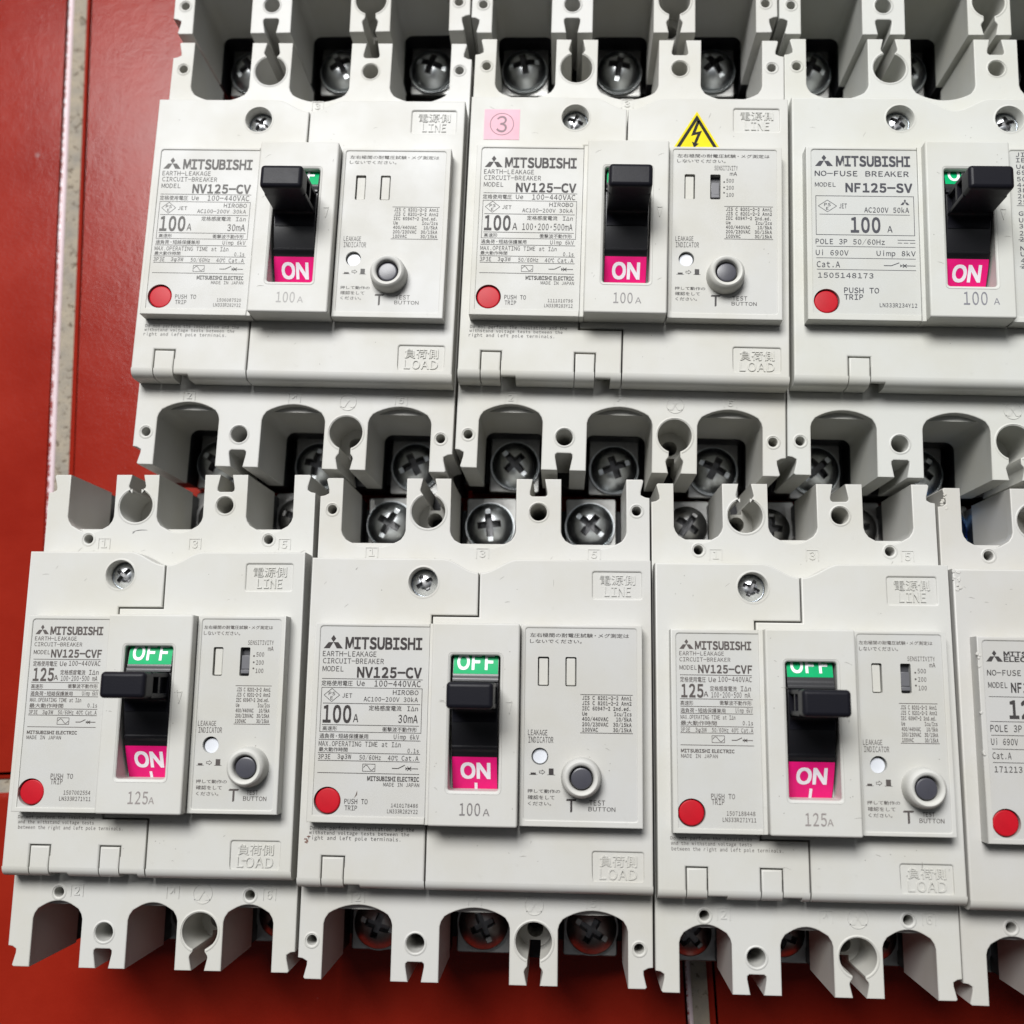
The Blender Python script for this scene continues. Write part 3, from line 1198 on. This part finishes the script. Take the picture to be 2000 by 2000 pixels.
def print_narrow_nv(serial, code):
    def f(mb):
        z = ZL
        T = mb.text
        marker(mb, -30.0, 15.9, 1.32, z)
        T('MITSUBISHI', -27.8, -13.9, 15.85, 17.8, z, 0.036, res=3, prop=True)
        T('EARTH-LEAKAGE', -31.8, -20.7, 14.3, 15.3, z, -0.006)
        T('CIRCUIT-BREAKER', -31.8, -19.1, 12.8, 13.8, z, -0.006)
        T('MODEL', -31.8, -27.5, 10.75, 11.8, z, -0.004)
        T('NV125-CVF', -27.1, -13.8, 10.0, 11.9, z, 0.032, res=3)
        mb.rect(-31.7, -13.9, 9.45, z)
        T('定格使用電圧', -31.7, -25.3, 7.65, 9.0, z)
        T('Ue', -24.6, -22.8, 7.75, 8.95, z)
        T('100-440VAC', -22.2, -13.9, 7.85, 9.1, z)
        T('125', -31.4, -26.0, 4.0, 7.1, z, 0.024, res=3)
        T('A', -25.9, -24.8, 4.15, 5.4, z)
        T('定格感度電流', -24.3, -17.7, 5.5, 6.8, z)
        T('I△n', -16.7, -14.2, 5.6, 6.8, z)
        T('100・200・500 mA', -24.0, -14.4, 3.95, 5.3, z, 0.004)
        mb.rect(-31.8, -13.8, 3.55, z)
        T('高速形', -31.7, -28.5, 1.95, 3.1, z)
        T('衝撃波不動作形', -22.0, -14.1, 2.1, 3.2, z)
        mb.rect(-31.7, -13.8, 1.7, z)
        T('過負荷・短絡保護兼用', -31.7, -20.6, 0.15, 1.3, z)
        T('Uimp 6kV', -18.1, -13.9, 0.3, 1.4, z)
        mb.rect(-31.7, -13.8, 0.0, z)
        T('MAX.OPERATING TIME at I△n', -31.7, -18.2, -1.4, -0.4, z)
        T('最大動作時間', -31.7, -22.8, -2.9, -1.8, z)
        T('0.1s', -16.4, -13.9, -2.7, -1.7, z)
        mb.rect(-31.7, -13.8, -3.15, z)
        T('3P3E', -31.7, -29.4, -4.5, -3.5, z)
        T('3φ3W', -28.1, -25.3, -4.5, -3.5, z)
        T('50/60Hz 40℃ Cat.A', -24.0, -13.9, -4.5, -3.5, z)
        mb.rect(-31.8, -13.8, -4.75, z)
        sine(mb, -24.1, -20.9, -7.1, -5.3, z)
        switch_sym(mb, -19.2, -14.0, -6.4, z, 0.75)
        mb.rect(-31.8, -13.8, -7.7, z)
        T('MITSUBISHI ELECTRIC', -31.7, -18.6, -9.5, -8.7, z, 0.034, prop=True)
        T('MADE IN JAPAN', -31.7, -22.7, -10.8, -9.9, z, -0.004)
        T('PUSH TO', -24.5, -18.7, -20.5, -19.3, z)
        T('TRIP', -24.4, -21.3, -21.9, -20.6, z)
        T(serial, -20.8, -13.9, -24.4, -23.4, z)
        T(code, -21.8, -13.7, -25.9, -24.9, z)
    return f


def print_wide_nf(mb):
    z = ZL
    T = mb.text
    marker(mb, -36.9, 15.2, 1.78, z)
    T('MITSUBISHI', -33.6, -14.0, 15.3, 18.1, z, 0.036, res=3, prop=True)
    T('NO-FUSE BREAKER', -39.4, -14.4, 12.3, 13.8, z, 0.004)
    T('MODEL', -39.4, -33.9, 9.2, 10.4, z)
    T('NF125-SV', -31.2, -13.6, 7.75, 10.2, z, 0.032, res=3)
    mb.frame(-39.3, -13.2, -4.75, 6.6, z, 0.16)
    pse(mb, -38.6, -33.7, 1.9, 5.3, z)
    T('JET', -33.0, -31.0, 2.95, 4.3, z)
    marker(mb, -15.6, 4.1, 0.88, z)
    T('AC200V 50kA', -26.4, -14.6, 1.85, 3.3, z, 0.004)
    mb.rect(-38.3, -14.4, 1.2, z, 0.15)
    T('100', -30.0, -22.3, -3.85, 0.3, z, 0.024, res=3)
    T('A', -20.4, -19.1, -3.8, -2.0, z)
    T('POLE 3P 50/60Hz', -39.4, -21.2, -7.35, -5.9, z)
    mb.rect(-17.8, -13.2, -6.0, z, 0.17)
    for k in range(3):
        mb.rect(-17.8 + k * 1.6, -16.6 + k * 1.6 + (0.2 if k == 2 else 0), -6.8, z, 0.17)
    mb.rect(-39.2, -13.2, -8.0, z, 0.15)
    T('Ui 690V', -39.4, -30.8, -10.55, -9.1, z)
    T('Uimp 8kV', -23.4, -13.2, -10.5, -9.1, z)
    mb.rect(-39.3, -13.2, -11.3, z, 0.15)
    T('Cat.A', -39.2, -33.1, -13.95, -12.3, z)
    switch_sym(mb, -21.6, -13.3, -13.25, z)
    mb.rect(-39.2, -13.2, -14.55, z, 0.15)
    T('1505148173', -38.9, -24.4, -16.9, -15.5, z)
    T('PUSH TO', -32.1, -23.0, -21.1, -19.6, z, 0.004)
    T('TRIP', -32.1, -27.2, -22.95, -21.5, z, 0.004)
    T('LN333R234Y12', -22.9, -13.2, -24.9, -23.8, z)


def print_narrow_nf(mb):
    z = ZL
    T = mb.text
    marker(mb, -29.8, 14.65, 1.5, z)
    T('MITSUBISHI', -27.5, -13.9, 16.05, 17.15, z, 0.034, prop=True)
    T('ELECTRIC', -27.5, -16.2, 14.7, 15.85, z, 0.034, prop=True)
    T('NO-FUSE BREAKER', -31.8, -13.9, 11.25, 12.6, z)
    T('MODEL', -31.7, -27.1, 8.25, 9.6, z)
    T('NF125-SVF', -26.2, -13.6, 7.2, 9.5, z, 0.024, res=3)
    for y in (6.1, 0.1, -3.2, -6.5, -9.7):
        mb.rect(-31.7, -13.4, y, z, 0.15)
    T('125', -26.9, -19.0, 1.0, 5.1, z, 0.032, res=3)
    T('A', -17.6, -16.1, 1.0, 2.9, z)
    T('POLE 3P 50/60Hz', -31.8, -15.4, -2.35, -0.75, z)
    T('Ui 690V', -31.8, -25.4, -5.5, -4.0, z)
    T('Cat.A', -31.7, -27.2, -8.85, -7.3, z)
    T('171213', -31.4, -24.8, -12.0, -10.6, z)
    T('PUSH TO', -24.5, -18.7, -20.5, -19.3, z)
    T('TRIP', -24.4, -21.3, -21.9, -20.6, z)


def print_control_nv(narrow, sens):
    def f(mb):
        z = ZP - 0.24 + 0.03
        T = mb.text
        if not narrow:
            T('左右極間の耐電圧試験・メグ測定は', 13.5, 38.5, 17.85, 18.9, z)
            T('しないでください。', 13.5, 26.6, 16.35, 17.3, z)
            jx0, jx1, jy, st, tx = 26.8, 39.05, 2.4, 1.302, -0.0
            mb.rect(26.3, 39.4, 3.65, z)
            mb.rect(26.3, 39.4, -5.75, z)
            T('LEAKAGE', 13.3, 18.1, -6.55, -5.2, z, -0.006)
            T('INDICATOR', 13.4, 19.6, -8.35, -6.9, z, -0.006)
            sy = 0.0
        else:
            T('左右極間の耐電圧試験・メグ測定は', 12.8, 30.8, 17.55, 18.5, z)
            T('しないでください。', 12.8, 22.3, 16.0, 17.0, z)
            jx0, jx1, jy, st = 22.25, 30.95, 1.8, 1.316
            mb.rect(21.9, 31.25, 3.2, z)
            mb.rect(21.9, 31.25, -6.4, z)
            T('LEAKAGE', 12.75, 17.4, -6.95, -5.7, z, -0.006)
            T('INDICATOR', 12.95, 19.0, -8.65, -7.3, z, -0.006)
            sy = -0.6
        w = jx1 - jx0
        rows = [('JIS C 8201-2-2 Ann1', None), ('JIS C 8201-2-2 Ann2', None), ('IEC 60947-2 2nd.ed.', None), ('Ue', 'Icu/Ics'),
                ('400/440VAC', '10/5kA'), ('200/230VAC', '30/15kA'), ('100VAC', '30/15kA')]
        wl_ = {'Ue': 0.10, '400/440VAC': 0.53, '200/230VAC': 0.53, '100VAC': 0.32}
        wr_ = {'Icu/Ics': 0.35, '10/5kA': 0.31, '30/15kA': 0.37}
        for k, (a, b) in enumerate(rows):
            y = jy - st * k
            if b is None:
                T(a, jx0, jx1 if k < 2 else jx1 - 0.3, y, y + 0.92, z, 0.006)
            else:
                T(a, jx0, jx0 + w * wl_[a], y, y + 0.92, z, 0.006)
                T(b, jx1 - w * wr_[b], jx1, y, y + 0.92, z, 0.006)
        # pop-out symbol: low block, arrow, tall block
        bx = (13.7, 15.7, 16.2, 17.6, 18.2, 20.1) if not narrow else (13.0, 14.85, 15.5, 16.9, 17.5, 19.4)
        by = -16.1 + sy
        mb.rect(bx[0], bx[1], by, z, 0.12)
        mb.flat([(bx[0] + 0.35, by), (bx[1] - 0.35, by), (bx[1] - 0.35, by + 0.5), (bx[0] + 0.35, by + 0.5)], z)
        mb.rect(bx[4], bx[5], by, z, 0.12)
        mb.flat([(bx[4] + 0.35, by), (bx[5] - 0.35, by), (bx[5] - 0.35, by + 1.55), (bx[4] + 0.35, by + 1.55)], z)
        ay = by + 0.65
        ar = [(bx[2], ay - 0.25), (bx[2] + 0.7, ay - 0.25), (bx[2] + 0.7, ay - 0.55), (bx[3], ay), (bx[2] + 0.7, ay + 0.55), (bx[2] + 0.7, ay + 0.25), (bx[2], ay + 0.25)]
        mb.line(ar + ar[:1], z, 0.13)
        dx, dy = (0.0, 0.0) if not narrow else (-0.2, -0.6)
        T('押して動作の', 13.3 + dx, 21.4 + dx * 2, -20.5 + dy, -19.6 + dy, z)
        T('確認をして', 13.4 + dx, 20.0 + dx, -22.05 + dy, -21.05 + dy, z)
        T('ください。', 13.5 + dx, 19.2 + dx, -23.5 + dy, -22.6 + dy, z)
        if not narrow:
            T('T', 23.0, 25.35, -24.9, -21.85, z, 0.004, res=2)
            T('TEST', 28.6, 32.5, -23.2, -22.0, z, -0.006)
            T('BUTTON', 28.4, 35.0, -24.6, -23.6, z, -0.006)
        else:
            T('T', 21.7, 24.1, -25.4, -22.45, z, 0.004)
            T('TEST', 26.2, 29.1, -23.75, -22.7, z, -0.004)
            T('BUTTON', 25.4, 31.3, -25.2, -24.15, z, -0.004)
        if sens:
            T('SENSITIVITY', 23.6 if not narrow else 24.5, 29.9 if not narrow else 31.2, 14.2 if not narrow else 13.6, 15.5 if not narrow else 14.7, z, -0.006)
            T('mA', 27.8 if not narrow else 29.8, 29.7 if not narrow else 31.2, 12.65 if not narrow else 12.1, 13.75 if not narrow else 13.2, z)
            for k, (lab, y) in enumerate((('500', 10.6), ('200', 8.55), ('100', 6.45))):
                T(lab, 26.85, 28.85, y, y + 1.1, z)
                mb.flat(circ(26.25, y + 0.25 + (0.35 if k == 1 else 0.9 if k == 2 else -0.1), 0.24, 10), z)
    return f


def print_control_nf(mb):
    z = ZP - 0.24 + 0.03
    rows = [('JIS C 8201-2-1', 19.7), ('IEC 60947-2', 18.1), ('Ue        Icu/Ics', 16.2), ('690V     8/4kA', 14.5), ('500V     22/11kA', 12.6), ('440V     30/15kA', 10.9),
            ('380/415V 30/15kA', 9.4), ('200/240V 50/25kA', 7.7), ('250VDC   20/10kA', 6.0), ('GB 14048.2', 2.7), ('Ue        Icu/Ics', 0.8), ('380/415V 30/15kA', -0.9),
            ('230V     50/25kA', -2.9), ('250VDC   20/10kA', -4.6), ('NK', -7.2), ('Ue        Icu', -8.8), ('450V     25kA', -10.6), ('230V     50kA', -12.2)]
    for s, y in rows:
        mb.text(s, 14.1, 14.1 + len(s) * 1.35, y - 1.25, y - 0.05, z, 0.002)
    for y in (4.3, -5.4, -13.0):
        mb.rect(13.7, 38.0, y, z, 0.15)


def print_block(num):
    def f(mb):
        z = ZB + 0.03
        if num == '100':
            mb.text('100', -3.15, 1.9, -25.9, -23.0, z, -0.004, res=3)
            mb.text('A', 2.6, 4.2, -25.9, -24.25, z, -0.008)
        elif num == '100s':
            mb.text('100', -2.45, 3.6, -25.15, -21.65, z, -0.006, res=3)
            mb.text('A', 5.2, 6.7, -25.0, -23.3, z, -0.008)
        else:
            mb.text('125', -2.65, 2.4, -26.05, -23.1, z, -0.002, res=3)
            mb.text('A', 2.6, 4.0, -26.0, -24.4, z, -0.006)
    return f


def print_notice(narrow):
    def f(mb):
        z = ZC + 0.03
        if not narrow:
            mb.text('Do not perform the insulation and the', -41.65, -15.2, -31.0, -30.1, z, -0.004)
            mb.text('withstand voltage tests between the', -41.8, -16.4, -32.1, -31.3, z, -0.004)
            mb.text('right and left pole terminals.', -41.9, -18.6, -33.4, -32.5, z, -0.004)
        else:
            mb.text('Do not perform the insulation', -34.15, -14.2, -30.85, -30.1, z, -0.004)
            mb.text('and the withstand voltage tests', -34.05, -14.2, -32.1, -31.3, z, -0.004)
            mb.text('between the right and left pole terminals.', -33.9, -6.6, -33.45, -32.6, z, -0.004)
    return f


# ------------------------------------------------------------------ one breaker
rnd = random.Random(7)
GROUP = 'moulded case circuit breakers laid out on the red tiles'


def circuit_breaker(pos, deg, kind, body, hinge, label, tint, ink, kindprint=None, serial='', code='', ma='', sens=False, nf=False,
                    bottom_screw=M_STEEL, top_screw=M_STEEL, notice=True, shown=True, blocknum='100', turn=0.0):
    q = SPEC[kind]
    narrow = kind == 'narrow'
    root = bpy.data.objects.new('circuit_breaker', None)
    root.empty_display_size = 0.02
    COL.objects.link(root)
    root.location = (pos[0] * S, pos[1] * S, 0)
    root.rotation_euler.z = radians(deg)
    root['label'] = label
    root['category'] = 'circuit breaker'
    root['group'] = GROUP
    pm = plastic('ivory_resin', tint)
    im = simple('print_ink', tuple(c * 0.75 for c in ink), 0.65, spec=0.2)
    nums = not nf
    part('base', ('base', kind), build_base(q), M_BLACK, root)
    part('housing', ('housing', kind, nums), build_housing(q, nums), pm, root)
    screws = [q['scr'], -q['scr']] if nf else [q['scr']]
    h = HINGE[hinge]
    if h['xs'] is None:
        cov = part('cover', ('cover', kind, hinge), build_cover(q, hinge, 'whole', screws), pm, root)
        note_parent = cov
    else:
        side = part('side_cover', ('side', kind, hinge), build_cover(q, hinge, 'left', screws), pm, root)
        part('cover', ('cover', kind, hinge), build_cover(q, hinge, 'right', screws), pm, root)
        note_parent = side
    for ta, tb in h['tabs']:
        part('hinge_tab', ('tab', ta, tb), build_tab(ta, tb), pm, root)
    if shown and notice:
        part('printed_notice', ('notice', narrow), print_notice(narrow), im, note_parent)
    for x in screws:
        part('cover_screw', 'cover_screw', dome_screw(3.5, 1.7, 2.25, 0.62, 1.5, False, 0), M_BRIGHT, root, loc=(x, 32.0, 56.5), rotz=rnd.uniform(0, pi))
    npl = part('nameplate', ('np', kind), build_nameplate(q), pm, root)
    fm = plastic('silver_film', (tint[0] * 0.935, tint[1] * 0.94, tint[2] * 0.955), 0.42, 0.10, 0.7)
    part('label_film', ('film', kind), build_film(q), fm, npl)
    if kindprint:
        part('printing', None, kindprint, im, npl)
    part('trip_button', 'trip', build_red, M_RED, root, loc=(q['red'][0], q['red'][1], 0))
    fr = part('handle_frame', 'block', build_block, pm, root)
    if shown:
        part('rating_mark', ('rate', blocknum), print_block(blocknum), simple('grey_print', tuple(min(0.42, c * 1.6 + 0.05) for c in ink), 0.6), fr)
    dr = part('toggle_drum', 'drum', build_drum, M_DRUM, root)
    on = part('on_label', 'on', build_on, M_PINK, root)
    part('lettering', 'ont', build_on_text, M_WHITE, on)
    of = part('off_label', 'off', build_off, M_GREEN, root)
    part('lettering', 'offt', build_off_text, M_WHITE, of)
    # each toggle stands at a slightly different angle about the drum axis
    ph = -turn / DR
    for o in (on, of):
        o.rotation_euler.x = ph
        o.location = (0, (DY - (DY * cos(ph) - DZ * sin(ph))) * S, (DZ - (DY * sin(ph) + DZ * cos(ph))) * S)
    part('handle', 'handle', build_handle, M_TOGGLE, root)
    if nf:
        cp = part('control_panel', ('cpnf', kind), build_control(q, [], False), pm, root)
        part('label_film', ('cfnf', kind), build_control_film(q, [], False), fm, cp)
        if shown:
            part('printing', None, print_control_nf, im, cp)
    else:
        s1, s2 = ((15.55, 18.4), (22.5, 25.3)) if not narrow else ((15.6, 18.15), (22.65, 25.2))
        cp = part('control_panel', ('cp', kind), build_control(q, [s1, s2], True), pm, root)
        part('label_film', ('cf', kind), build_control_film(q, [s1, s2], True), fm, cp)
        if shown:
            part('printing', ('cpp', narrow, sens, label), print_control_nv(narrow, sens), im, cp)
        part('slot_plug', ('plug', s1), build_plug(*s1, ZP - 0.85), pm, root)
        if sens:
            sl = part('sensitivity_switch', 'sensslot', build_slider_slot, M_SLIDE2, root)
            part('slider', 'sensslider', build_slider, M_SLIDE, sl)
        else:
            part('slot_plug', ('plug', s2), build_plug(*s2, ZP - 0.55), pm, root)
        part('leakage_indicator', 'indic', build_indicator, M_INDIC, root, loc=(16.3, -11.65 - (0.3 if narrow else 0), 0))
        tb = (26.6, -16.6) if not narrow else (26.5, -16.9)
        col = part('button_collar', 'collar', build_collar, pm, root, loc=(tb[0], tb[1], 0))
        part('test_button', 'test', build_test, M_TEST, col)
    for yy, mat in ((53.3, top_screw), (-60.7, bottom_screw)):
        for x in (-q['p'], 0.0, q['p']):
            r = 7.0 if not narrow else 6.2
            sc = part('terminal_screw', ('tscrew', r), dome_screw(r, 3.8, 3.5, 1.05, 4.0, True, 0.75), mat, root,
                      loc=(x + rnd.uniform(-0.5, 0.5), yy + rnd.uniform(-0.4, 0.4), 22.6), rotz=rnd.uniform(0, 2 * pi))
            part('washer', 'washer', build_washer, mat, sc)
            pl = part('terminal_plate', 'tplate', build_plate, M_PLATE, root, loc=(x, yy + (1.0 if yy < 0 else 0.0), 22.6))
    return root


IV = (0.512, 0.510, 0.490)


def tinted(a, r, g, b):
    return (IV[0] * a * r, IV[1] * a * g, IV[2] * a * b)


T1 = circuit_breaker((-73.46, 128.52), -1.708, 'wide', None, 'single_wide',
                     'breaker with faint 30mA nameplate print, first of the middle row, beside bare red floor',
                     tinted(1.0, 1, 1, 1), (0.17, 0.165, 0.16), print_wide_nv('1506087520', 'LN333R282Y22', '30mA'), turn=0.5)
T2 = circuit_breaker((17.17, 127.28), -1.841, 'wide', None, 'double_wide',
                     'breaker with a pink circled 3 sticker and a yellow lightning triangle sticker',
                     tinted(1.0, 1, 1, 0.985), (0.10, 0.095, 0.095), print_wide_nv('1111010796', 'LN333R283Y12', '100・200・500mA'), sens=True, turn=0.6)
T3 = circuit_breaker((107.21, 125.13), -1.694, 'wide', None, 'plain_wide',
                     'NO-FUSE breaker marked 100 with two shiny cover screws, right of the stickered breaker',
                     tinted(1.02, 0.985, 1.0, 0.985), (0.08, 0.08, 0.095), print_wide_nf, nf=True, notice=False, blocknum='100s', turn=0.8)
B1 = circuit_breaker((-105.58, -2.35), -0.088, 'narrow', None, 'double_narrow',
                     'narrow 125A breaker in the bottom left corner with a dark scratch below its top terminals',
                     tinted(0.97, 1, 1, 0.99), (0.115, 0.10, 0.095), print_narrow_nv('1507002554', 'LN333R271Y11'), sens=True, blocknum='125',
                     bottom_screw=M_DULL, top_screw=M_DULL)
B2 = circuit_breaker((-22.07, -4.11), -0.4, 'wide', None, 'single_wide',
                     'wide 100 A breaker with dark crisp print, between the two narrow 125A breakers',
                     tinted(0.96, 1, 0.995, 0.99), (0.055, 0.048, 0.048), print_wide_nv('1410178486', 'LN333R282Y22', '30mA'), bottom_screw=M_DULL)
B3 = circuit_breaker((60.85, -5.17), -0.339, 'narrow', None, 'double_narrow',
                     'narrow 125A breaker between the wide bottom row breaker and the scuffed cut off one',
                     tinted(0.98, 1, 1, 0.99), (0.115, 0.10, 0.095), print_narrow_nv('1507188448', 'LN333R271Y11'), sens=True, blocknum='125', turn=0.9,
                     bottom_screw=M_DULL, top_screw=M_DULL)
B4 = circuit_breaker((136.29, -6.68), -0.6, 'narrow', None, 'plain_narrow',
                     'scuffed NO-FUSE breaker with chipped edges, mostly cut off at the bottom right',
                     tinted(0.93, 1, 0.99, 0.985), (0.06, 0.055, 0.055), print_narrow_nf, nf=True, notice=False, blocknum='125', top_screw=M_BLUE)
U1 = circuit_breaker((-71.81, 261.63), -0.679, 'wide', None, 'single_wide',
                     'breaker above the faintly printed one, only its lower terminals showing at the top edge',
                     tinted(1.0, 1, 1, 1), (0.2, 0.2, 0.2), shown=False)
U2 = circuit_breaker((19.2, 259.16), -1.433, 'wide', None, 'single_wide',
                     'breaker above the pink stickered one, only its lower terminals showing at the top edge',
                     tinted(1.0, 1, 1, 1), (0.2, 0.2, 0.2), shown=False)
U3 = circuit_breaker((109.82, 256.11), -1.784, 'wide', None, 'plain_wide',
                     'breaker in the top right corner, only its lower terminals showing',
                     tinted(1.02, 0.985, 1.0, 0.985), (0.2, 0.2, 0.2), nf=True, shown=False)

# ------------------------------------------------------------------ wear: hairline scratches, specks, one pen stroke
M_SCUFF = simple('scuff_grey', (0.20, 0.19, 0.17), 0.7)
M_PEN = simple('pen_mark', (0.03, 0.03, 0.035), 0.6)
M_SMUDGE = simple('brown_smudge', (0.16, 0.09, 0.07), 0.7)


def hair(mb, x, y, l, a, z, w=0.09):
    pts = []
    for i in range(6):
        t = i / 5
        pts.append((x + l * t * cos(a) + 0.06 * l * sin(3 * t) * sin(a), y + l * t * sin(a) + 0.05 * l * sin(4 * t)))
    up = [(px - sin(a) * w / 2 * (0.3 + sin(pi * i / 5)), py + cos(a) * w / 2 * (0.3 + sin(pi * i / 5))) for i, (px, py) in enumerate(pts)]
    dn = [(px + sin(a) * w / 2 * (0.3 + sin(pi * i / 5)), py - cos(a) * w / 2 * (0.3 + sin(pi * i / 5))) for i, (px, py) in enumerate(pts)]
    mb.flat(dn + up[::-1], z)


def build_scuffs(kind, seed, n):
    q = SPEC[kind]

    def f(mb):
        r = random.Random(seed)
        zones = [(-q['CW'] + 2, -17, 25, 36, ZC), (2, q['CW'] - 14, 24, 35, ZC), (2, q['CW'] - 2, -41, -31, ZC), (-10, -7.4, -26, 19, ZB),
                 (7.4, 10, -27, 19, ZB), (27, q['cpi'][1] - 1, -18, -8, ZP - 0.24), (-8, 9, -41, -31, ZC), (-q['W'] + 2, q['W'] - 2, 38.8, 39.2, ZT)]
        for k in range(n):
            x0, x1, y0, y1, z = r.choice(zones)
            x, y = r.uniform(x0, x1), r.uniform(y0, y1)
            if r.random() < 0.6:
                mb.flat([(x + 0.16 * r.uniform(0.4, 1.2) * cos(t), y + 0.13 * r.uniform(0.4, 1.2) * sin(t)) for t in (0, 1.05, 2.1, 3.14, 4.2, 5.2)], z + 0.02)
            else:
                hair(mb, x, y, r.uniform(0.6, 2.2), r.uniform(-0.6, 1.6), z + 0.02, r.uniform(0.05, 0.10))
    return f


for i, (o, kd, cnt) in enumerate(((T1, 'wide', 26), (T2, 'wide', 34), (T3, 'wide', 24), (B1, 'narrow', 34), (B2, 'wide', 40), (B3, 'narrow', 36), (B4, 'narrow', 60))):
    part('scuff_marks', None, build_scuffs(kd, 40 + i, cnt), M_SCUFF, o)


def build_pen(mb):
    hair(mb, -12.9, 44.6, 4.3, 0.16, ZT + 0.02, 0.16)
    hair(mb, -12.9, 44.1, 0.9, 0.8, ZT + 0.025, 0.16)


part('pen_stroke', None, build_pen, M_PEN, B1)


def build_smudge(mb):
    r = random.Random(3)
    for k in range(9):
        x, y = r.uniform(-43.2, -41.6), r.uniform(-34.2, -32.6)
        mb.flat([(x + 0.35 * r.uniform(0.3, 1.2) * cos(t), y + 0.28 * r.uniform(0.3, 1.2) * sin(t)) for t in (0, 0.9, 1.9, 2.9, 3.9, 5.1)], ZC + 0.02 + 0.002 * k)
    for k in range(4):
        hair(mb, -30.0 + 0.15 * k, -22.7 + 0.2 * k, 1.3, 0.9 + 0.15 * k, ZL + 0.01, 0.12)


part('smudge', None, build_smudge, M_SMUDGE, B2)


def build_chips(mb):
    r = random.Random(11)
    for k in range(26):
        if k < 9:
            x, y, z = -33.95 + r.uniform(-0.2, 0.5), r.choice((16.5, 14.0, 15.2, 2.0, -8.0, -17.5)) + r.uniform(-0.8, 0.8), ZP
        elif k < 18:
            x, y, z = -37.2 + r.uniform(0, 2.2), 37.6 - r.uniform(0, 6.5) * r.random(), ZC
        else:
            x, y, z = -36.8 + r.uniform(0, 1.5), 59.5 - r.uniform(0, 4.5), ZT
        a = r.uniform(0.25, 0.6)
        mb.prism([(x + a * r.uniform(0.5, 1.3) * cos(t), y + a * r.uniform(0.5, 1.3) * sin(t)) for t in (0, 1.1, 2.0, 3.1, 4.0, 5.2)], z - 0.3, z + r.uniform(0.08, 0.3), 0.1, 1)


part('chipped_edges', None, build_chips, plastic('torn_resin', tinted(0.98, 1, 0.985, 0.97), 0.6, 0.3, 3.0), B4, 20.0)

# ------------------------------------------------------------------ stickers on the middle breaker


def build_pink(mb):
    mb.prism(rrect(-40.55, -30.5, 24.9, 34.15), ZC + 0.01, ZC + 0.10, 0.0)


def build_pink_mark(mb):
    z = ZC + 0.13
    mb.flat(circ(-35.5, 29.6, 3.42, 40), z, [circ(-35.5, 29.6, 3.2, 40)])
    mb.text('3', -37.0, -34.1, 27.2, 32.0, z, -0.008, res=5)


st = part('number_sticker', None, build_pink, M_STPINK, T2, label='pink square sticker with a circled 3')
part('lettering', None, build_pink_mark, M_STINK, st)

AX, AY, HW_, BY_ = 19.2, 34.1, 7.3, 21.45


def tri_in(d):
    """the warning triangle shrunk by d"""
    s = math.hypot(HW_, AY - BY_)
    top = AY - d * s / HW_
    base = BY_ + d
    hw = HW_ * (top - base) / (AY - BY_)
    return [(AX - hw, base), (AX + hw, base), (AX, top)]


def build_warn(mb):
    mb.prism(tri_in(0.0), ZC + 0.01, ZC + 0.12, 0.0)


def build_warn_mark(mb):
    z = ZC + 0.15
    mb.flat(tri_in(0.55), z, [tri_in(1.45)])
    b = [(AX + 0.0, 31.1), (AX - 1.6, 26.6), (AX + 0.15, 27.1), (AX - 0.75, 24.6), (AX - 1.35, 24.9), (AX - 0.75, 23.0),
         (AX + 0.65, 24.3), (AX + 0.0, 24.4), (AX + 1.45, 28.2), (AX - 0.3, 27.7), (AX + 0.9, 31.3)]
    mb.flat(b[::-1], z)


wt = part('warning_sticker', None, build_warn, M_STYEL, T2, label='yellow lightning triangle sticker')
part('lettering', None, build_warn_mark, M_STBLK, wt)

bpy.data.objects.remove(_fo)
bpy.data.curves.remove(_fc)
